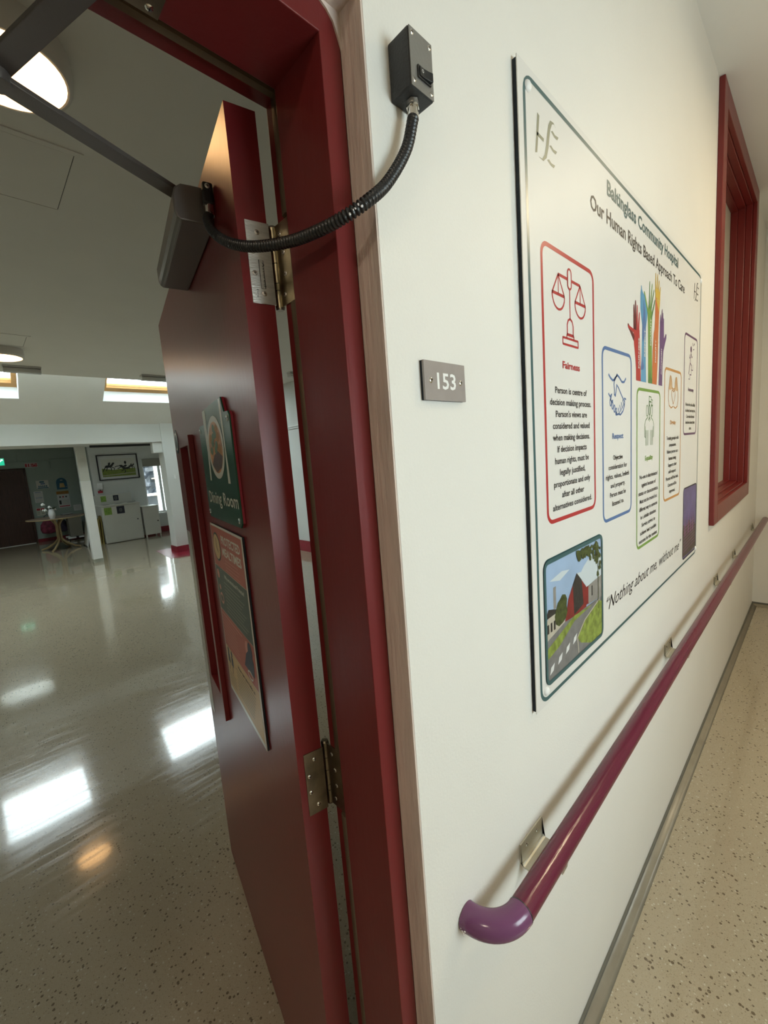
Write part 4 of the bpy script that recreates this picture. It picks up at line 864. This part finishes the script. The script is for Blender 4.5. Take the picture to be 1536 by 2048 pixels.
# exit sign
ex = empty('exit_sign', (.51, 13.85, 2.03)); tag(ex, 'illuminated green exit sign above the dark wooden door', 'exit sign')
MB().box(-.155, -.06, 0, .155, -.001, .19, 'white').build('casing', ex, bevel=.004)
mb = MB(); mb.box(-.145, -.064, .012, .145, -.0605, .178, 'green_e'); sh = Sheet(mb, (0, -.064, 0), (1, 0, 0), (0, 0, 1), (0, -1, 0)); sh.e = .001
sh.poly([(.03, .10), (.055, .075), (.11, .13), (.125, .115), (.125, .16), (.08, .16), (.095, .145), (.055, .105), (.04, .118)], 'white_e'); sh.ell(-.06, .145, .013, .013, 'white_e'); sh.stroke([(-.065, .12), (-.085, .085), (-.11, .05)], .016, 'white_e'); sh.stroke([(-.07, .09), (-.045, .065), (-.05, .03)], .014, 'white_e'); sh.stroke([(-.09, .11), (-.06, .12), (-.035, .10)], .01, 'white_e')
mb.build('sign_face', ex)
# wall notices
def notice(name, x0, x1, z0, z1, label, cat, draw, m='paper', y=13.85):
    o = empty(name, ((x0+x1)/2, y, (z0+z1)/2)); tag(o, label, cat); hw_, hh_ = (x1-x0)/2, (z1-z0)/2
    mb = MB(); mb.box(-hw_, -.006, -hh_, hw_, -.0008, hh_, m); mb.build('sheet', o)
    mb = MB(); s_ = Sheet(mb, (0, -.006, 0), (1, 0, 0), (0, 0, 1), (0, -1, 0)); s_.e = .0008; draw(s_, hw_, hh_); mb.build('printed_artwork', o)
    return o
def d1(s, w, h):
    s.rect(-w*.94, -h*.75, w*.94, h*.75, 'redn'); s.rect(-w*.62, -h*.7, -w*.5, h*.7, 'paper', 2); s.rect(-w*.28, -h*.6, -w*.12, h*.6, 'paper', 2); s.rect(-w*.04, -h*.6, w*.04, h*.6, 'paper', 2)
    s.stroke([(w*.12, -h*.3), (w*.45, h*.5), (w*.8, -h*.1), (w*.92, h*.3)], .008, 'paper', 2)
notice('fire_notice', 1.035, 1.297, 1.955, 2.063, 'narrow red and white notice beside the green exit sign', 'notice', d1)
def d2(s, w, h):
    s.rect(-w*.45, h*.45, w*.3, h*.8, 'bluen'); s.rect(-w*.3, h*.02, w*.4, h*.3, 'pblue'); s.rect(-w*.85, -h*.95, w*.9, -h*.75, 'bluen')
    for k in range(5): s.ell(-w*.6+k*w*.3, -h*.45, w*.11, h*.22, 'bluen', 2, 8)
notice('blue_notice', 1.196, 1.455, 1.39, 1.60, 'pale notice with blue print, highest paper on the sage wall', 'notice', d2, 'scream')
def lines(s, w, h):
    for k in range(9):
        v = h*.8-k*h*.19; s.rect(-w*.75, v-.006 if k in (0, 5) else v-.002, w*(.75 if k % 3 else .6), v+.006 if k in (0, 5) else v+.002, 'pblue' if k in (0, 5) else 'greylab')
notice('typed_notice', 1.114, 1.297, 1.03, 1.325, 'white typed sheet on the sage wall next to the dark door', 'notice', lines)
def d3(s, w, h):
    s.rect(-w*.2, h*.5, w*.25, h*.62, 'scream'); s.poly([(-w*.5, -h*.7), (w*.55, -h*.7), (w*.4, h*.05), (-w*.35, h*.05)], 'mtan'); s.ell(w*.8, -h*.6, w*.08, w*.08, 'scream')
o = empty('arched_notice', (1.728, 13.85, 1.483)); tag(o, 'blue arched cardboard notice with a yellow patch on the sage wall', 'notice')
mb = MB(); mb.prism([(-.115, -.155), (.115, -.155)]+[(.115*math.cos(t*PI/12), .03+.12*math.sin(t*PI/12)) for t in range(13)], -.008, -.0008, 'y', 'bluen'); mb.build('sheet', o)
mb = MB(); s_ = Sheet(mb, (0, -.008, 0), (1, 0, 0), (0, 0, 1), (0, -1, 0)); s_.e = .0008; d3(s_, .115, .155); mb.build('printed_artwork', o)
def d4(s, w, h):
    for k in range(3): s.ell(-w*.55+k*w*.5, h*.6, w*.15, h*.12, 'dgrey' if k != 1 else 'redn', 1, 9)
    s.rect(-w*.8, -h*.5, -w*.45, h*.1, 'dgrey')
    for k in range(6): s.rect(-w*.3, h*.1-k*h*.12-.003, w*.8, h*.1-k*h*.12+.002, 'greylab')
    s.rect(-w*.85, -h*.85, w*.85, -h*.72, 'redn')
notice('safety_poster', 1.585, 1.85, .835, 1.195, 'white safety poster with small pictures below the blue arched notice', 'notice', d4)
tag(MB().box(1.58, 13.838, 1.197, 1.845, 13.849, 1.275, 'orangen').build('orange_card'), 'orange card strip fixed above the white safety poster', 'card')
def d5(s, w, h):
    for a in (-.5, .5):
        s.rect(w*(a-.4), h*.35, w*(a+.4), h*.85, 'redn')
        for k in range(4): s.rect(w*(a-.4), h*.15-k*h*.25-.004, w*(a+.3), h*.15-k*h*.25+.004, 'dgreen')
notice('sticker_notice', 1.105, 1.28, .69, .895, 'low grey notice with red and green blocks behind the table', 'notice', d5, 'scream')
notice('small_sheet', 1.90, 2.08, .715, .875, 'plain white sheet low on the sage wall beside the column', 'notice', lambda s, w, h: [s.rect(-w*.7, h*.5-k*h*.3-.002, w*.6, h*.5-k*h*.3+.002, 'greylab') for k in range(4)])
# pipework
tk = empty('cable_trunking', (.9, 13.85, 2.12)); tag(tk, 'surface mounted cable trunking and conduit across the top of the sage wall', 'conduit')
mb = MB(); mb.box(-3.0, -.05, .28, 1.19, -.001, .36, 'green'); mb.build('trunking', tk)
mb = MB(); mb.tube([(-.22, -.02, 0), (.58, -.02, -.004), (.635, -.02, -.02), (.645, -.02, -.06), (.65, -.02, -.24)], .013, 'green', 10).tube([(.66, -.02, .03), (1.19, -.02, .03)], .013, 'green', 10).tube([(.015, -.02, 0), (.02, -.02, .28)], .013, 'green', 10); mb.build('conduit', tk)
MB().cyl((.65, -.001, -.26), (.65, -.035, -.26), .036, 'green').build('junction_box', tk)
# bag, side table with clutter, screen with feet
bgm = empty('pink_bag', (1.27, 13.55, .22)); tag(bgm, 'dark pink patterned bag hanging below the notices behind the table', 'bag')
mb = MB(); mb.lathe((0, 0, 0), [(.06, 0), (.15, .03), (.175, .12), (.16, .24), (.10, .33), (.05, .36)], 'bag', 18); o = mb.build('bag_body', bgm); o.scale = (1, .5, 1)
mb = MB(); mb.tube([(-.07, 0, .33), (-.06, -.02, .46), (0, -.02, .50), (.06, -.02, .46), (.07, 0, .33)], .008, 'bagd', 8); mb.build('handle', bgm)
b2 = empty('dark_bag', (1.575, 13.58, .22)); tag(b2, 'dark purple bag beside the pink bag under the notices', 'bag')
mb = MB(); mb.lathe((0, 0, 0), [(.05, 0), (.10, .03), (.12, .12), (.10, .24), (.05, .30)], 'bagd', 16); o = mb.build('bag_body', b2); o.scale = (1, .5, 1)
MB().tube([(-.05, 0, .28), (0, -.01, .40), (.05, 0, .28)], .007, 'bagd', 8).build('handle', b2)
st = empty('trolley', (1.78, 13.3, 0)); tag(st, 'beige trolley cabinet with white castor base behind the round table', 'trolley')
MB().box(-.14, -.18, .10, .14, .18, .62, 'beige').build('trolley_body', st, bevel=.006)
MB().box(-.30, -.2, .62, .34, .2, .645, 'dgrey').build('shelf', st)
MB().box(-.20, -.22, .05, .20, -.17, .09, 'white').box(-.20, .17, .05, .20, .22, .09, 'white').box(-.03, -.22, .05, .03, .22, .09, 'white').build('base', st)
for x, y in ((-.17, -.19), (.17, -.19), (-.17, .19), (.17, .19)): MB().cyl((x-.012, y, .025), (x+.012, y, .025), .025, 'dgrey', 14).build('castor', st)
cb = empty('magazine_pile', (1.66, 13.2, .646)); tag(cb, 'small untidy pile of dark magazines on the beige trolley', 'magazines')
mb = MB(); rnd = random.Random(8)
for k in range(5): a = rnd.uniform(-.3, .3); T = Matrix.Rotation(a, 4, 'Z'); T.translation = (rnd.uniform(-.02, .02), 0, .012*k); mb.obox(T, (-.11, -.08, .0005), (.11, .08, .011), ('dgrey', 'paper', 'black', 'navy', 'paper')[k])
mb.build('magazines', cb)
# pillar fittings
tag(MB().box(2.80, 8.280, 1.43, 2.83, 8.299, 1.50, 'white').build('light_switch', bevel=.003), 'small white switch on the pillar beyond the door edge', 'switch')
tag(MB().box(2.92, 8.280, .27, 3.0, 8.299, .35, 'white').build('wall_socket', bevel=.003), 'small white wall socket low on the pillar', 'socket')
# corridor ceiling lamps (out of frame, they light the wall)
c = copy_tree(cl); c.location = (2.7, -1.15, 3.115); c['label'] = 'round ceiling lamp over the corridor past the poster'; c['group'] = 'corridor ceiling lamps'
lamp_light('corridor_lamp_glow', (2.7, -1.15, 3.0), 24, .14, (1, .83, .55))
c = copy_tree(cl); c.location = (-1.7, -1.1, 3.115); c['label'] = 'added unseen ceiling lamp over the corridor left of the doorway'; c['group'] = 'corridor ceiling lamps'  # unseen lamp added to brighten the door reveal and jamb
lamp_light('corridor_lamp_glow', (-1.7, -1.1, 3.0), 15, .14, (1, .90, .74))  # light output of the added lamp
